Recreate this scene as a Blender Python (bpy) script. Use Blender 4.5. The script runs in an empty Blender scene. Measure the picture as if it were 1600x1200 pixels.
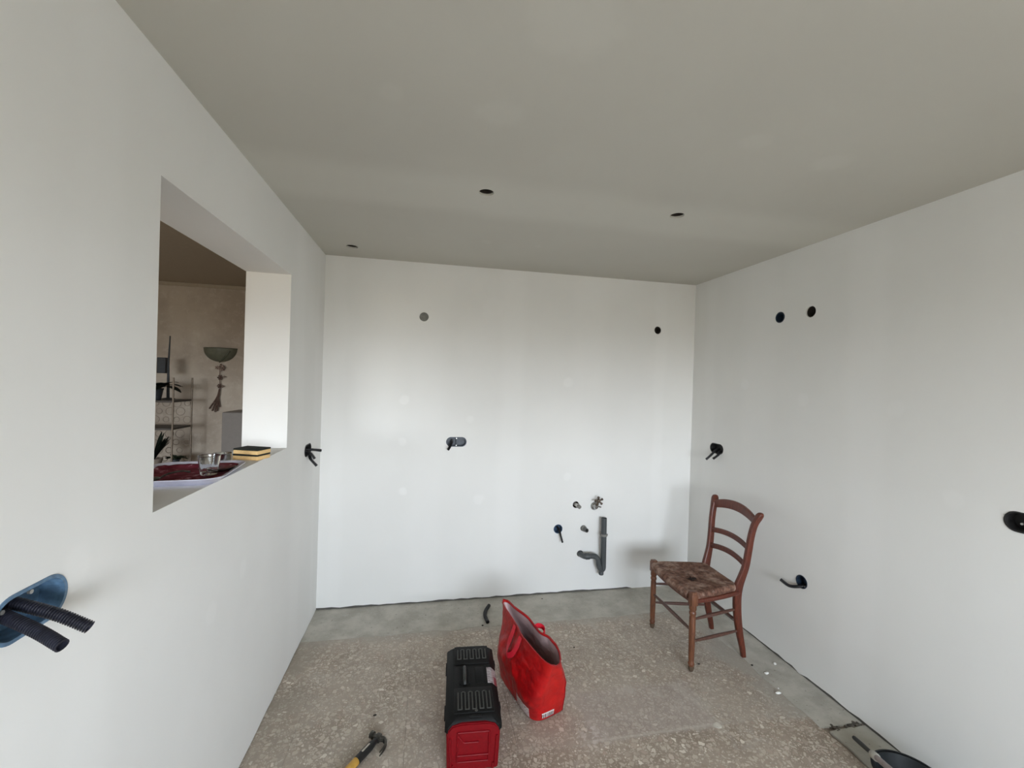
import bpy, bmesh, math, random
from mathutils import Vector, Matrix, noise, geometry
PI = math.pi
random.seed(7)
S = bpy.context.scene
C = S.collection

# ------------------------------------------------------------------ camera
F, H, CAMH = 658.34, 2.5, 1.6488
XL, XR, YB = -0.7315, 2.1639, 3.1565
AX_R = Vector((0.98055, -0.19402, 0.02975)); AX_U = Vector((-0.02822, 0.01065, 0.99955)); AX_F = Vector((0.19424, 0.98094, -0.00496))
cam = bpy.data.cameras.new('camera'); co = bpy.data.objects.new('camera', cam); C.objects.link(co)
cam.sensor_width = 36; cam.lens = F / 1600 * 36; cam.clip_start = 0.02
m = Matrix((AX_R, AX_U, -AX_F)).transposed().to_4x4(); m.translation = Vector((0, 0, CAMH))
co.matrix_world = m
S.camera = co

# ------------------------------------------------------------------ world, windows, exposure
S.view_settings.view_transform = 'Standard'; S.view_settings.look = 'None'
S.view_settings.exposure = 0.0; S.view_settings.gamma = 1.0; S.view_settings.use_curve_mapping = False
SKY_STRENGTH = 31.5
w = bpy.data.worlds.new('world'); S.world = w; w.use_nodes = True
wn = w.node_tree.nodes; wl = w.node_tree.links
tc = wn.new('ShaderNodeTexCoord'); sx = wn.new('ShaderNodeSeparateXYZ'); mr = wn.new('ShaderNodeMapRange')
mr.inputs['From Min'].default_value = -1; mr.inputs['From Max'].default_value = 1
rp = wn.new('ShaderNodeValToRGB'); e = rp.color_ramp.elements
e[0].position = 0.0; e[0].color = (0.13, 0.115, 0.09, 1)
e[1].position = 1.0; e[1].color = (0.50, 0.62, 0.76, 1)
for p, c in ((0.475, (0.16, 0.145, 0.115, 1)), (0.508, (0.90, 0.95, 1.0, 1)), (0.6, (0.76, 0.84, 0.93, 1)), (0.75, (0.58, 0.68, 0.80, 1))):
    q = e.new(p); q.color = c
bg = wn['Background']; bg.inputs['Strength'].default_value = SKY_STRENGTH
wl.new(tc.outputs['Generated'], sx.inputs[0]); wl.new(sx.outputs['Z'], mr.inputs['Value'])
wl.new(mr.outputs[0], rp.inputs[0]); wl.new(rp.outputs[0], bg.inputs['Color'])
try:
    S.cycles.use_denoising = True
    S.cycles.max_bounces = 10; S.cycles.diffuse_bounces = 8
    S.cycles.caustics_reflective = False; S.cycles.caustics_refractive = False
except Exception: pass
KWIN = (-0.15, 1.95, 0.85, 2.05)      # window in the rear wall of the kitchen: x0, x1, z0, z1
LWIN = (-3.8, -1.8, 0.6, 2.05)        # window in the rear wall of the living room
YR = -2.3                             # rear wall plane
def portal(x0, x1, z0, z1, y):
    l = bpy.data.lights.new('window_portal', 'AREA'); l.shape = 'RECTANGLE'; l.size = x1 - x0; l.size_y = z1 - z0
    l.cycles.is_portal = True
    o = bpy.data.objects.new('window_portal', l); C.objects.link(o)
    o.location = ((x0 + x1) / 2, y, (z0 + z1) / 2); o.rotation_euler = (PI / 2, 0, 0)
portal(*KWIN, YR - 0.16); portal(*LWIN, YR - 0.16)

# ------------------------------------------------------------------ helpers
def at(u, v, axis, val):
    """pixel of the 1600x1200 photograph -> point on the real plane axis=val"""
    d = AX_F * F + AX_R * (u - 800) - AX_U * (v - 600); o = Vector((0, 0, CAMH))
    return o + d * ((val - o[axis]) / d[axis])
def srgb(r, g, b):
    f = lambda c: (c / 255 / 12.92) if c <= 10 else ((c / 255 + .055) / 1.055) ** 2.4
    return (f(r), f(g), f(b), 1)
class N:
    """tiny node-graph helper"""
    def __init__(s, name, rough=0.6, metal=0.0, spec=None):
        s.m = bpy.data.materials.new(name); s.m.use_nodes = True; s.t = s.m.node_tree
        s.b = s.t.nodes['Principled BSDF']; s.b.inputs['Roughness'].default_value = rough; s.b.inputs['Metallic'].default_value = metal
        if spec is not None: s.b.inputs['Specular IOR Level'].default_value = spec
    def n(s, t, ins=None, **kw):
        x = s.t.nodes.new(t)
        for k, v in kw.items(): setattr(x, k, v)
        for k, v in (ins or {}).items():
            if isinstance(v, bpy.types.NodeSocket): s.t.links.new(v, x.inputs[k])
            else: x.inputs[k].default_value = v
        return x
    def pos(s): return s.n('ShaderNodeNewGeometry').outputs['Position']
    def obj(s): return s.n('ShaderNodeTexCoord').outputs['Object']
    def noise(s, vec, scale, detail=3, rough=.5, dist=0.0):
        return s.n('ShaderNodeTexNoise', {'Vector': vec, 'Scale': scale, 'Detail': detail, 'Roughness': rough, 'Distortion': dist}).outputs['Fac']
    def rng(s, v, a, b, c=0.0, d=1.0, smooth=True):
        return s.n('ShaderNodeMapRange', {'Value': v, 'From Min': a, 'From Max': b, 'To Min': c, 'To Max': d}, interpolation_type='SMOOTHSTEP' if smooth else 'LINEAR').outputs[0]
    def mix(s, f, a, b, mode='MIX'):
        x = s.t.nodes.new('ShaderNodeMix'); x.data_type = 'RGBA'; x.blend_type = mode
        for k, v in ((0, f), (6, a), (7, b)):
            if isinstance(v, bpy.types.NodeSocket): s.t.links.new(v, x.inputs[k])
            else: x.inputs[k].default_value = v
        return x.outputs[2]
    def math(s, op, a, b=0.0, c=0.0):
        x = s.t.nodes.new('ShaderNodeMath'); x.operation = op
        for i, v in enumerate((a, b, c)):
            if isinstance(v, bpy.types.NodeSocket): s.t.links.new(v, x.inputs[i])
            else: x.inputs[i].default_value = v
        return x.outputs[0]
    def col(s, v):
        if isinstance(v, bpy.types.NodeSocket): s.t.links.new(v, s.b.inputs['Base Color'])
        else: s.b.inputs['Base Color'].default_value = v
        return s
    def bump(s, h, strength=.3, dist=.002):
        b = s.n('ShaderNodeBump', {'Height': h, 'Strength': strength, 'Distance': dist}); s.t.links.new(b.outputs[0], s.b.inputs['Normal']); return s
def simple(name, c, rough=.6, metal=0.0, var=.12, scale=40, bump=.15, spec=None):
    g = N(name, rough, metal, spec); p = g.obj(); nz = g.noise(p, scale, 4)
    d = tuple(x * (1 - var) for x in c[:3]) + (1,); l = tuple(min(1, x * (1 + var)) for x in c[:3]) + (1,)
    g.col(g.mix(g.rng(nz, .3, .7), d, l)); g.bump(nz, bump, .001); return g.m

def link(name, me, mat, parent=None, shift=None):
    for q in (mat if isinstance(mat, (list, tuple)) else [mat]): me.materials.append(q)
    o = bpy.data.objects.new(name, me); C.objects.link(o)
    if parent is not None: o.parent = parent
    return o
def root_of(o):
    while o.parent is not None: o = o.parent
    return o
def obj(name, bm, mat, parent=None, world=False, smooth=False, auto=None):
    """bm -> one mesh object. world=True: the coordinates are world ones, made local to the (unrotated) root"""
    if world and parent is not None:
        r = root_of(parent).location
        bmesh.ops.translate(bm, verts=bm.verts, vec=-r)
    bmesh.ops.recalc_face_normals(bm, faces=bm.faces)
    me = bpy.data.meshes.new(name); bm.to_mesh(me); bm.free()
    if smooth or auto:
        for p in me.polygons: p.use_smooth = True
        if auto: me.set_sharp_from_angle(angle=math.radians(auto))
    return link(name, me, mat, parent)
def thing(name, label, cat, loc=(0, 0, 0), rotz=0, group=None):
    o = bpy.data.objects.new(name, None); C.objects.link(o); o.empty_display_size = .05
    o.location = loc; o.rotation_euler = (0, 0, rotz); return tag(o, label, cat, group)
def tag(o, label, cat, group=None):
    o['label'] = label; o['category'] = cat
    if group: o['group'] = group
    return o
def struct(o): o['kind'] = 'structure'; return o
def B(): return bmesh.new()
def box(bm, x0, x1, y0, y1, z0, z1, bev=0, seg=2, M=None):
    r = bmesh.ops.create_cube(bm, size=1); vs = r['verts']
    for v in vs: v.co = Vector(((x0 + x1) / 2 + v.co.x * (x1 - x0), (y0 + y1) / 2 + v.co.y * (y1 - y0), (z0 + z1) / 2 + v.co.z * (z1 - z0)))
    if bev:
        es = list({e for v in vs for e in v.link_edges})
        r2 = bmesh.ops.bevel(bm, geom=es, offset=bev, segments=seg, affect='EDGES', profile=.5)
        vs = list({v for f in r2['faces'] for v in f.verts})
    if M is not None: bmesh.ops.transform(bm, matrix=M, verts=vs)
    return vs
def frames(pts):
    pts = [Vector(p) for p in pts]; T = []
    for i in range(len(pts)):
        a = pts[max(i - 1, 0)]; b = pts[min(i + 1, len(pts) - 1)]; T.append((b - a).normalized())
    up = Vector((0, 0, 1)) if abs(T[0].z) < .9 else Vector((0, 1, 0))
    u = (up - T[0] * up.dot(T[0])).normalized(); U = [u]
    for i in range(1, len(pts)):
        u = U[-1] - T[i] * U[-1].dot(T[i]); U.append(u.normalized())
    return pts, T, U
def tube(bm, pts, rad, seg=12, cap=True, hollow=0):
    pts, T, U = frames(pts); n = len(pts)
    rr = rad if isinstance(rad, (list, tuple)) else [rad] * n
    rings = []
    for p, t, u, r in zip(pts, T, U, rr):
        v = t.cross(u); rings.append([bm.verts.new(p + (u * math.cos(a) + v * math.sin(a)) * r) for a in [2 * PI * k / seg for k in range(seg)]])
    for a, b in zip(rings, rings[1:]):
        for k in range(seg): bm.faces.new((a[k], a[(k + 1) % seg], b[(k + 1) % seg], b[k]))
    if cap:
        bm.faces.new(rings[0][::-1])
        if hollow:
            p, t, u, r = pts[-1], T[-1], U[-1], rr[-1] * hollow; v = t.cross(u)
            A = [2 * PI * k / seg for k in range(seg)]
            i1 = [bm.verts.new(p + (u * math.cos(a) + v * math.sin(a)) * r) for a in A]
            i2 = [bm.verts.new(p - t * r * 2.5 + (u * math.cos(a) + v * math.sin(a)) * r) for a in A]
            for q1, q2 in ((rings[-1], i1), (i1, i2)):
                for k in range(seg): bm.faces.new((q1[k], q1[(k + 1) % seg], q2[(k + 1) % seg], q2[k]))
            bm.faces.new(i2)
        else: bm.faces.new(rings[-1])
def smoothpath(ctrl, n=24):
    """Catmull-Rom through control points"""
    P = [Vector(c) for c in ctrl]; P = [2 * P[0] - P[1]] + P + [2 * P[-1] - P[-2]]; out = []
    k = len(P) - 3
    for i in range(k):
        p0, p1, p2, p3 = P[i:i + 4]
        for j in range(n // k + 1):
            t = j / (n // k + 1)
            out.append(.5 * ((2 * p1) + (p2 - p0) * t + (2 * p0 - 5 * p1 + 4 * p2 - p3) * t * t + (3 * p1 - p0 - 3 * p2 + p3) * t ** 3))
    out.append(P[-2]); return out
def resample(pts, step):
    out = [pts[0]]; acc = 0
    for a, b in zip(pts, pts[1:]):
        L = (b - a).length; d = step - acc
        while d <= L:
            out.append(a.lerp(b, d / L)); d += step
        acc = L - (d - step)
    return out
def ribbed(bm, ctrl, r, pitch=.0046, depth=.0030, seg=14):
    """corrugated conduit: ribs are real rings"""
    pts = resample(smoothpath(ctrl, 40), pitch / 4); rad = []
    for i in range(len(pts)): rad.append(r if (i % 4) in (0, 1) else r - depth)
    tube(bm, pts, rad, seg, hollow=.78)
def lathe(bm, prof, cx=0, cy=0, seg=24, M=None, cap0=True, cap1=True):
    """prof: list of (r, z)"""
    rings = []; new = []
    for r, z in prof:
        ring = [bm.verts.new((cx + r * math.cos(2 * PI * k / seg), cy + r * math.sin(2 * PI * k / seg), z)) for k in range(seg)]
        rings.append(ring); new += ring
    for a, b in zip(rings, rings[1:]):
        for k in range(seg): bm.faces.new((a[k], a[(k + 1) % seg], b[(k + 1) % seg], b[k]))
    if cap0: bm.faces.new(rings[0][::-1])
    if cap1: bm.faces.new(rings[-1])
    if M is not None: bmesh.ops.transform(bm, matrix=M, verts=new)
def ribbon(bm, pts, side, w, th=.0015, normal=None):
    """flat strap: width along side(i), thin in thickness"""
    pts = [Vector(p) for p in pts]; n = len(pts); rows = []
    for i, p in enumerate(pts):
        t = (pts[min(i + 1, n - 1)] - pts[max(i - 1, 0)]).normalized(); s = t.cross(Vector(normal)) if normal is not None else Vector(side if not callable(side) else side(i / (n - 1)))
        s = (s - t * s.dot(t)).normalized(); q = t.cross(s)
        rows.append([bm.verts.new(p + s * w / 2 * a + q * th * b) for a, b in ((-1, -1), (1, -1), (1, 1), (-1, 1))])
    for a, b in zip(rows, rows[1:]):
        for k in range(4): bm.faces.new((a[k], a[(k + 1) % 4], b[(k + 1) % 4], b[k]))
    bm.faces.new(rows[0][::-1]); bm.faces.new(rows[-1])
def stadium(a, b, r, dx=0.0, n=20):
    """outline of one hole, or of two overlapping ones dx apart (in the a direction)"""
    o = []
    for k in range(n + 1):
        t = -PI / 2 + PI * k / n; o.append((a + dx / 2 + r * math.cos(t), b + r * math.sin(t)))
    for k in range(n + 1):
        t = PI / 2 + PI * k / n; o.append((a - dx / 2 + r * math.cos(t), b + r * math.sin(t)))
    q = []
    for p in o:
        if not q or (Vector(p) - Vector(q[-1])).length > 1e-5: q.append(p)
    if (Vector(q[0]) - Vector(q[-1])).length < 1e-5: q.pop()
    return q
def slab(outer, through, cavities, to3, T, board=.009, deep=.075):
    """plasterboard wall: outer outline, openings right through, and round cavities cut into it"""
    bm = B()
    def ring(pl, d): return [bm.verts.new(to3(a, b, d)) for a, b in pl]
    def sheet(loops, d):
        rs = [ring(l, d) for l in loops]; flat = [v for r in rs for v in r]
        tris = geometry.tessellate_polygon([[Vector((a, b, 0)) for a, b in l] for l in loops])
        for t in tris:
            try: bm.faces.new([flat[i] for i in t])
            except ValueError: pass
        return rs
    def wall(r1, r2, mi):
        for k in range(len(r1)):
            f = bm.faces.new((r1[k], r1[(k + 1) % len(r1)], r2[(k + 1) % len(r2)], r2[k])); f.material_index = mi
    front = sheet([outer] + through + cavities, 0.0); back = sheet([outer] + through, T)
    wall(front[0], back[0], 0)
    for i in range(len(through)): wall(front[1 + i], back[1 + i], 0)
    for i, cv in enumerate(cavities):
        r0 = front[1 + len(through) + i]; r1 = ring(cv, board); r2 = ring(cv, deep)
        wall(r0, r1, 0); wall(r1, r2, 1); f = bm.faces.new(r2); f.material_index = 1
    return bm

# ------------------------------------------------------------------ materials of the setting
def plaster(name, base, horizontal, bands, spots, band_col, spot_col, tone=.03):
    """horizontal: which world axis runs along the wall (0 or 1). bands: (centre, half width); spots: world centres"""
    g = N(name, .78, spec=.25); p = g.pos(); xyz = g.n('ShaderNodeSeparateXYZ', {0: p}); hz = xyz.outputs[horizontal]
    big = g.noise(p, 1.7, 3); wob = g.noise(p, 3.0, 2); fine = g.noise(p, 260, 2)
    c = g.mix(g.rng(big, .35, .65), tuple(x * (1 - tone) for x in base[:3]) + (1,), base)
    hw = g.math('ADD', hz, g.math('MULTIPLY', wob, .10))
    for cx, h, a in bands:
        d = g.math('ABSOLUTE', g.math('SUBTRACT', hw, cx + .05)); f = g.rng(d, h * 1.35, h * .45, 0, a * .38); c = g.mix(f, c, band_col)
    for (x, y, z, r, a) in spots:
        d = g.n('ShaderNodeVectorMath', {0: p, 1: (x, y, z)}, operation='DISTANCE').outputs['Value']
        d = g.math('ADD', d, g.math('MULTIPLY', g.math('SUBTRACT', g.noise(p, 14, 2), .5), r * .8)); c = g.mix(g.rng(d, r, r * .45, 0, a * .5), c, spot_col)
    g.col(c); g.bump(fine, .10, .0006); return g.m
white = (0.80, 0.80, 0.785, 1); mud = (0.86, 0.86, 0.85, 1); warm = (0.78, 0.76, 0.70, 1)
def sp(axis, val, l): return [tuple(at(u, v, axis, val)) + (r, a) for u, v, r, a in l]
M_back = plaster('plaster_back', white, 0, [(-.62, .05, .5), (.0, .14, .5), (.62, .10, .7), (1.25, .16, .5), (1.86, .05, .6)],
    sp(1, YB, [(632, 625, .045, .7), (628, 690, .04, .6), (630, 768, .04, .8), (735, 655, .04, .5), (770, 480, .10, .25), (888, 598, .05, .6), (886, 745, .04, .5), (748, 780, .05, .5)]), mud, (.90, .90, .89, 1))
M_left = plaster('plaster_left', white, 1, [(.35, .12, .5), (1.1, .07, .5), (2.62, .10, .6), (3.0, .04, .5), (-.6, .2, .5)],
    sp(0, XL, [(120, 880, .05, .4), (380, 890, .05, .4), (330, 960, .05, .3)]), mud, (.90, .90, .89, 1))
M_right = plaster('plaster_right', (0.775, .775, .755, 1), 1, [(2.95, .06, .4), (2.45, .14, .4), (1.75, .10, .6), (1.2, .12, .4), (.5, .1, .4)],
    sp(0, XR, [(1165, 600, .05, .5), (1255, 625, .05, .4), (1400, 640, .05, .4), (1490, 780, .05, .4)]), mud, (.86, .86, .85, 1))
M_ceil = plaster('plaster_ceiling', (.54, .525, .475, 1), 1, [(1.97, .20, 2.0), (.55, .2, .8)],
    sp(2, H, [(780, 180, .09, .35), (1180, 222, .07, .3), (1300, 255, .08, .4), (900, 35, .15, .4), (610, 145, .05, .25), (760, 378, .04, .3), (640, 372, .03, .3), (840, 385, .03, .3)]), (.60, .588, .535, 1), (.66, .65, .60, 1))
M_shade = simple('cavity_shade', (.035, .026, .02, 1), .9)  # near-black colour stands in for the shade deep inside holes and gaps
M_gapshade = simple('gap_shade_grey', (.10, .095, .085, 1), .9)  # grey of the gap strips: shade put into the colour

def hole_ring(c, r, dx=0): return stadium(c[0], c[1], r, dx, 12 if dx == 0 else 14)
# wall boxes: (a, z, r, dx)
RB, RS = .0365, .033
L_holes = [(.9615, 1.190, .0415, .073), (2.838, 1.184, .036, .072)]
B_holes = [(-.046, 2.106, RS, 0), (1.829, 2.107, .031, 0), (.2155, 1.190, .034, .080), (1.027, .508, .034, 0),
           (1.168, .694, .026, 0), (1.325, .680, .032, 0), (1.236, .506, .024, 0), (1.215, .305, .026, 0)]
R_holes = [(2.284, 2.106, RS, 0), (2.067, 2.108, RS, 0), (2.838, 1.188, RB, .072), (2.068, .535, .036, 0), (1.132, 1.184, RB, .072)]
C_holes = [tuple(at(760, 301, 2, H)[:2]) + (.034, 0), tuple(at(550, 385.5, 2, H)[:2]) + (.037, 0), tuple(at(1058, 337, 2, H)[:2]) + (.034, 0)]
def loops(hs): return [stadium(a, b, r, dx) for a, b, r, dx in hs]
def jag(a0, a1, n, top=H, lo=.005, hi=.012, seed=1, closed=None):
    """outline of a board whose lower edge stops a little above the floor, unevenly"""
    rnd = random.Random(seed); o = [(a0, top), (a0, .008)]
    for k in range(1, n):
        a = a0 + (a1 - a0) * k / n; z = rnd.uniform(lo, hi)
        if closed and closed[0] < a < closed[1]: z = .0005
        o.append((a, z))
    o += [(a1, .008), (a1, top)]; return o
TL = .2183
OP = (1.3199, 2.4323, 1.2613, 2.1841)
op = [(OP[0], OP[2]), (OP[1], OP[2]), (OP[1], OP[3]), (OP[0], OP[3])]
struct(obj('wall_left', slab(jag(YR, YB, 90, seed=3, lo=.003, hi=.008), [op], loops(L_holes), lambda a, b, d: (XL - d, a, b), TL), [M_left, M_shade]))
struct(obj('wall_back', slab(jag(XL - TL, XR + .1, 60, seed=5, lo=.010, hi=.018, closed=(1.665, 2.0)), [], loops(B_holes), lambda a, b, d: (a, YB + d, b), .12), [M_back, M_shade]))
struct(obj('wall_right', slab(jag(YR, YB, 110, seed=9, lo=.010, hi=.019, closed=(2.02, 2.07)), [], loops(R_holes), lambda a, b, d: (XR + d, a, b), .12), [M_right, M_shade]))
KW = [(KWIN[0], KWIN[2]), (KWIN[1], KWIN[2]), (KWIN[1], KWIN[3]), (KWIN[0], KWIN[3])]
LW = [(LWIN[0], LWIN[2]), (LWIN[1], LWIN[2]), (LWIN[1], LWIN[3]), (LWIN[0], LWIN[3])]
M_plain = plaster('plaster_rear', white, 0, [], [], mud, mud)
struct(obj('wall_rear', slab([(-5.2, 0), (XR + .12, 0), (XR + .12, H), (-5.2, H)], [KW, LW], [], lambda a, b, d: (a, YR - d, b), .15), M_plain))
struct(obj('ceiling', slab([(XL - .02, YR), (XR + .1, YR), (XR + .1, YB + .1), (XL - .02, YB + .1)], [], loops(C_holes), lambda a, b, d: (a, b, H + d), .2, board=.010, deep=.17), [M_ceil, M_shade]))
# box part; also makes the dark strips that paint shade under the boards
def strip(name, x0, x1, y0, y1, z0, z1, mat):
    b = B(); box(b, x0, x1, y0, y1, z0, z1); return struct(obj(name, b, mat))

# ------------------------------------------------------------------ floor: terrazzo tiles and cement strips
def terrazzo():
    g = N('terrazzo', .62, spec=.35); p = g.pos(); xyz = g.n('ShaderNodeSeparateXYZ', {0: p}); X, Y = xyz.outputs[0], xyz.outputs[1]
    warp = g.n('ShaderNodeTexNoise', {'Vector': p, 'Scale': 30.0, 'Detail': 2.0})
    pv = g.n('ShaderNodeVectorMath', {0: p, 1: g.n('ShaderNodeVectorMath', {0: warp.outputs['Color'], 1: (.022, .022, .022)}, operation='MULTIPLY').outputs[0]}, operation='ADD').outputs[0]
    cols = None
    matrix = g.mix(g.rng(g.noise(p, 3.5, 4), .35, .65), srgb(134, 118, 103), srgb(156, 141, 126))
    c = matrix
    for sc, th, seed in ((85, .30, 0), (45, .33, 3.3)):
        off = g.n('ShaderNodeVectorMath', {0: pv, 1: (seed, seed * 2, 0)}, operation='ADD').outputs[0]
        v = g.n('ShaderNodeTexVoronoi', {'Vector': off, 'Scale': sc, 'Randomness': 1.0})
        ve = g.n('ShaderNodeTexVoronoi', {'Vector': off, 'Scale': sc, 'Randomness': 1.0}, feature='DISTANCE_TO_EDGE')
        rc = g.n('ShaderNodeSeparateColor', {0: v.outputs['Color']})
        chip = g.n('ShaderNodeValToRGB', {0: rc.outputs[0]}); ee = chip.color_ramp.elements
        ee[0].position = 0; ee[0].color = srgb(150, 134, 118); ee[1].position = 1; ee[1].color = srgb(224, 216, 202)
        for ps, cl in ((.3, srgb(182, 168, 152)), (.6, srgb(194, 184, 168)), (.85, srgb(166, 144, 128))): q = ee.new(ps); q.color = cl
        size = g.math('MULTIPLY', rc.outputs[1], .22)
        f = g.rng(ve.outputs['Distance'], g.math('ADD', size, .02), g.math('ADD', size, .12))
        keep = g.math('GREATER_THAN', rc.outputs[2], .06 if sc > 60 else .34)
        c = g.mix(g.math('MULTIPLY', f, keep), c, chip.outputs[0])
    # leftovers of tile glue and dust dulling the pattern beyond the line y=1.81
    n1 = g.noise(p, 5, 5, .65); n2 = g.noise(p, 26, 4, .6)
    edge = g.math('ADD', Y, g.math('MULTIPLY', g.math('SUBTRACT', n2, .5), .05))
    far = g.rng(edge, 1.79, 1.82)
    dust = g.math('MULTIPLY', g.math('ADD', g.math('MULTIPLY', far, .26), .20), g.rng(g.math('ADD', n1, g.math('MULTIPLY', n2, .35)), .42, .85, .35, 1.0))
    c = g.mix(dust, c, srgb(182, 174, 163))
    # glue smear in the rectangle right of the bag
    def band(v, a, b, s=.03): return g.math('MULTIPLY', g.rng(v, a - s, a + s), g.rng(v, b + s, b - s))
    Xw = g.math('ADD', X, g.math('MULTIPLY', g.math('SUBTRACT', n1, .5), .3)); Yw = edge
    c = g.mix(g.math('MULTIPLY', g.math('MULTIPLY', band(Xw, .80, 1.46), band(Yw, 1.81, 2.12)), .38), c, srgb(168, 156, 150))
    wh = g.math('MULTIPLY', g.math('MULTIPLY', band(Xw, .74, .86, .05), band(Yw, 1.80, 1.93, .03)), g.rng(n2, .45, .65))
    blot = g.rng(g.noise(p, 2.3, 5, .7), .56, .66, 0, .38); c = g.mix(blot, c, srgb(190, 183, 174))
    c = g.mix(g.math('MULTIPLY', wh, .85), c, srgb(208, 200, 194))
    ln = g.math('MULTIPLY', g.math('MULTIPLY', band(g.math('ADD', Y, g.math('MULTIPLY', n2, .02)), 1.818, 1.835, .008), band(Xw, .75, 1.5, .05)), .45)
    c = g.mix(ln, c, srgb(190, 182, 172))
    # cement smeared over the tile edges along the walls
    sm = g.math('MAXIMUM', g.rng(g.math('ADD', Y, g.math('MULTIPLY', n1, .18)), 2.79, 2.91), g.math('MULTIPLY', g.rng(g.math('ADD', X, g.math('MULTIPLY', n1, .5)), 1.98, 2.16), g.rng(Y, 1.76, 1.80)))
    c = g.mix(g.math('MULTIPLY', sm, .8), c, srgb(164, 158, 148))
    lw = g.math('MULTIPLY', g.rng(X, -.45, -.73), g.rng(n1, .4, .62)); c = g.mix(g.math('MULTIPLY', lw, .6), c, srgb(140, 131, 118))
    pit = g.rng(g.noise(p, 120, 2), .25, .2); c = g.mix(g.math('MULTIPLY', pit, .5), c, srgb(92, 80, 70))
    g.col(c); g.bump(g.math('ADD', g.noise(p, 90, 3), n2), .25, .0012); return g.m
def cement(name, a, b):
    g = N(name, .85, spec=.2); p = g.pos(); n1 = g.noise(p, 6, 5, .65); n2 = g.noise(p, 60, 4)
    c = g.mix(g.rng(n1, .32, .68), a, b); c = g.mix(g.rng(g.noise(p, 22, 3, .7), .63, .72, 0, .5), c, srgb(182, 178, 170)); c = g.mix(g.rng(n2, .36, .3, 0, .5), c, srgb(110, 106, 100))
    g.col(c); g.bump(g.math('ADD', n1, n2), .35, .003); return g.m
M_ter = terrazzo(); M_cem = cement('cement', srgb(164, 160, 150), srgb(188, 184, 174)); M_cem2 = cement('cement_pale', srgb(166, 162, 150), srgb(180, 177, 166))
M_grout = simple('tile_joint', srgb(138, 126, 114), .9)
b = B(); box(b, XL - .18, XR + .12, YR, YB + .12, -.12, -.008)
floor = struct(obj('floor', b, M_grout))
b = B(); box(b, .0004, .4996, .0004, .4996, -.008, 0, .0004, 1); bmesh.ops.recalc_face_normals(b, faces=b.faces)
tile_me = bpy.data.meshes.new('floor_tile'); b.to_mesh(tile_me); b.free(); tile_me.materials.append(M_ter)
ys = [2.31 - .5 * k for k in range(9)]; xs = [-.56 + .5 * k for k in range(5)]
def cut_tile(x0, x1, y0, y1):
    b = B(); box(b, x0 + .0004, x1 - .0004, y0 + .0004, y1 - .0004, -.008, 0, .0004, 1); obj('floor_tile', b, M_ter, floor)
for y in ys:
    for x in xs:
        o = bpy.data.objects.new('floor_tile', tile_me); C.objects.link(o); o.parent = floor; o.location = (x, y, random.uniform(-.0003, .0003))
    cut_tile(XL - .005, -.56, y, y + .5)
for y in ys[2:]: cut_tile(1.94, XR, y, y + .5) if y < 1.0 else None
def cement_patch(x0, x1, y0, y1, nx, ny, mat, seed, lip=None):
    b = B(); vs = {}
    for i in range(nx + 1):
        for j in range(ny + 1):
            x = x0 + (x1 - x0) * i / nx; y = y0 + (y1 - y0) * j / ny
            if lip: x, y = lip(x, y, i / nx, j / ny)
            z = .0015 * noise.noise(Vector((x * 9, y * 9, seed))) + .0010 * noise.noise(Vector((x * 40, y * 40, seed)))
            vs[i, j] = b.verts.new((x, y, z + .0011))
    for i in range(nx):
        for j in range(ny): b.faces.new((vs[i, j], vs[i + 1, j], vs[i + 1, j + 1], vs[i, j + 1]))
    r = bmesh.ops.extrude_face_region(b, geom=list(b.faces)); nv = [v for v in r['geom'] if isinstance(v, bmesh.types.BMVert)]
    for v in nv: v.co.z = -.0085
    return obj('cement_strip', b, mat, floor)
def lipb(x, y, i, j):
    if j == 0: y += .022 * noise.noise(Vector((x * 7, 1, 0))) + .008 * noise.noise(Vector((x * 40, 1, 0)))
    return x, y
cement_patch(XL - .02, XR + .05, 2.790, YB + .05, 120, 14, M_cem, 1, lipb)
def liplo(x, y, i, j):
    if j == 0: y += .010 * noise.noise(Vector((x * 30, 5, 0)))
    if i == 0: x += .03 * noise.noise(Vector((y * 6, 5, 0))) + .01 * noise.noise(Vector((y * 30, 5, 0)))
    return x, y
cement_patch(1.930, XR + .05, 1.712, 2.789, 10, 44, M_cem, 2, liplo)
def liphi(x, y, i, j):
    if j == 1: y += .010 * noise.noise(Vector((x * 30, 9, 0)))
    if i == 0: x += .02 * noise.noise(Vector((y * 9, 2, 0)))
    return x, y
cement_patch(1.955, XR + .05, 1.0, 1.690, 10, 24, M_cem2, 3, liphi)
# loose rubble in the crack between the two cement patches
b = B(); rnd = random.Random(4)
for k in range(34):
    x = rnd.uniform(1.98, 2.15); y = 1.700 + rnd.gauss(0, .010); r = rnd.uniform(.003, .010)
    q = bmesh.ops.create_icosphere(b, subdivisions=1, radius=r)
    for v in q['verts']: v.co = Vector((v.co.x * rnd.uniform(.8, 1.4) + x, v.co.y * rnd.uniform(.7, 1.3) + y, v.co.z * .6 + r * .2 - .002))
o = obj('crack_rubble', b, simple('rubble', srgb(92, 86, 78), .9, var=.4), floor); o['kind'] = 'stuff'

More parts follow.
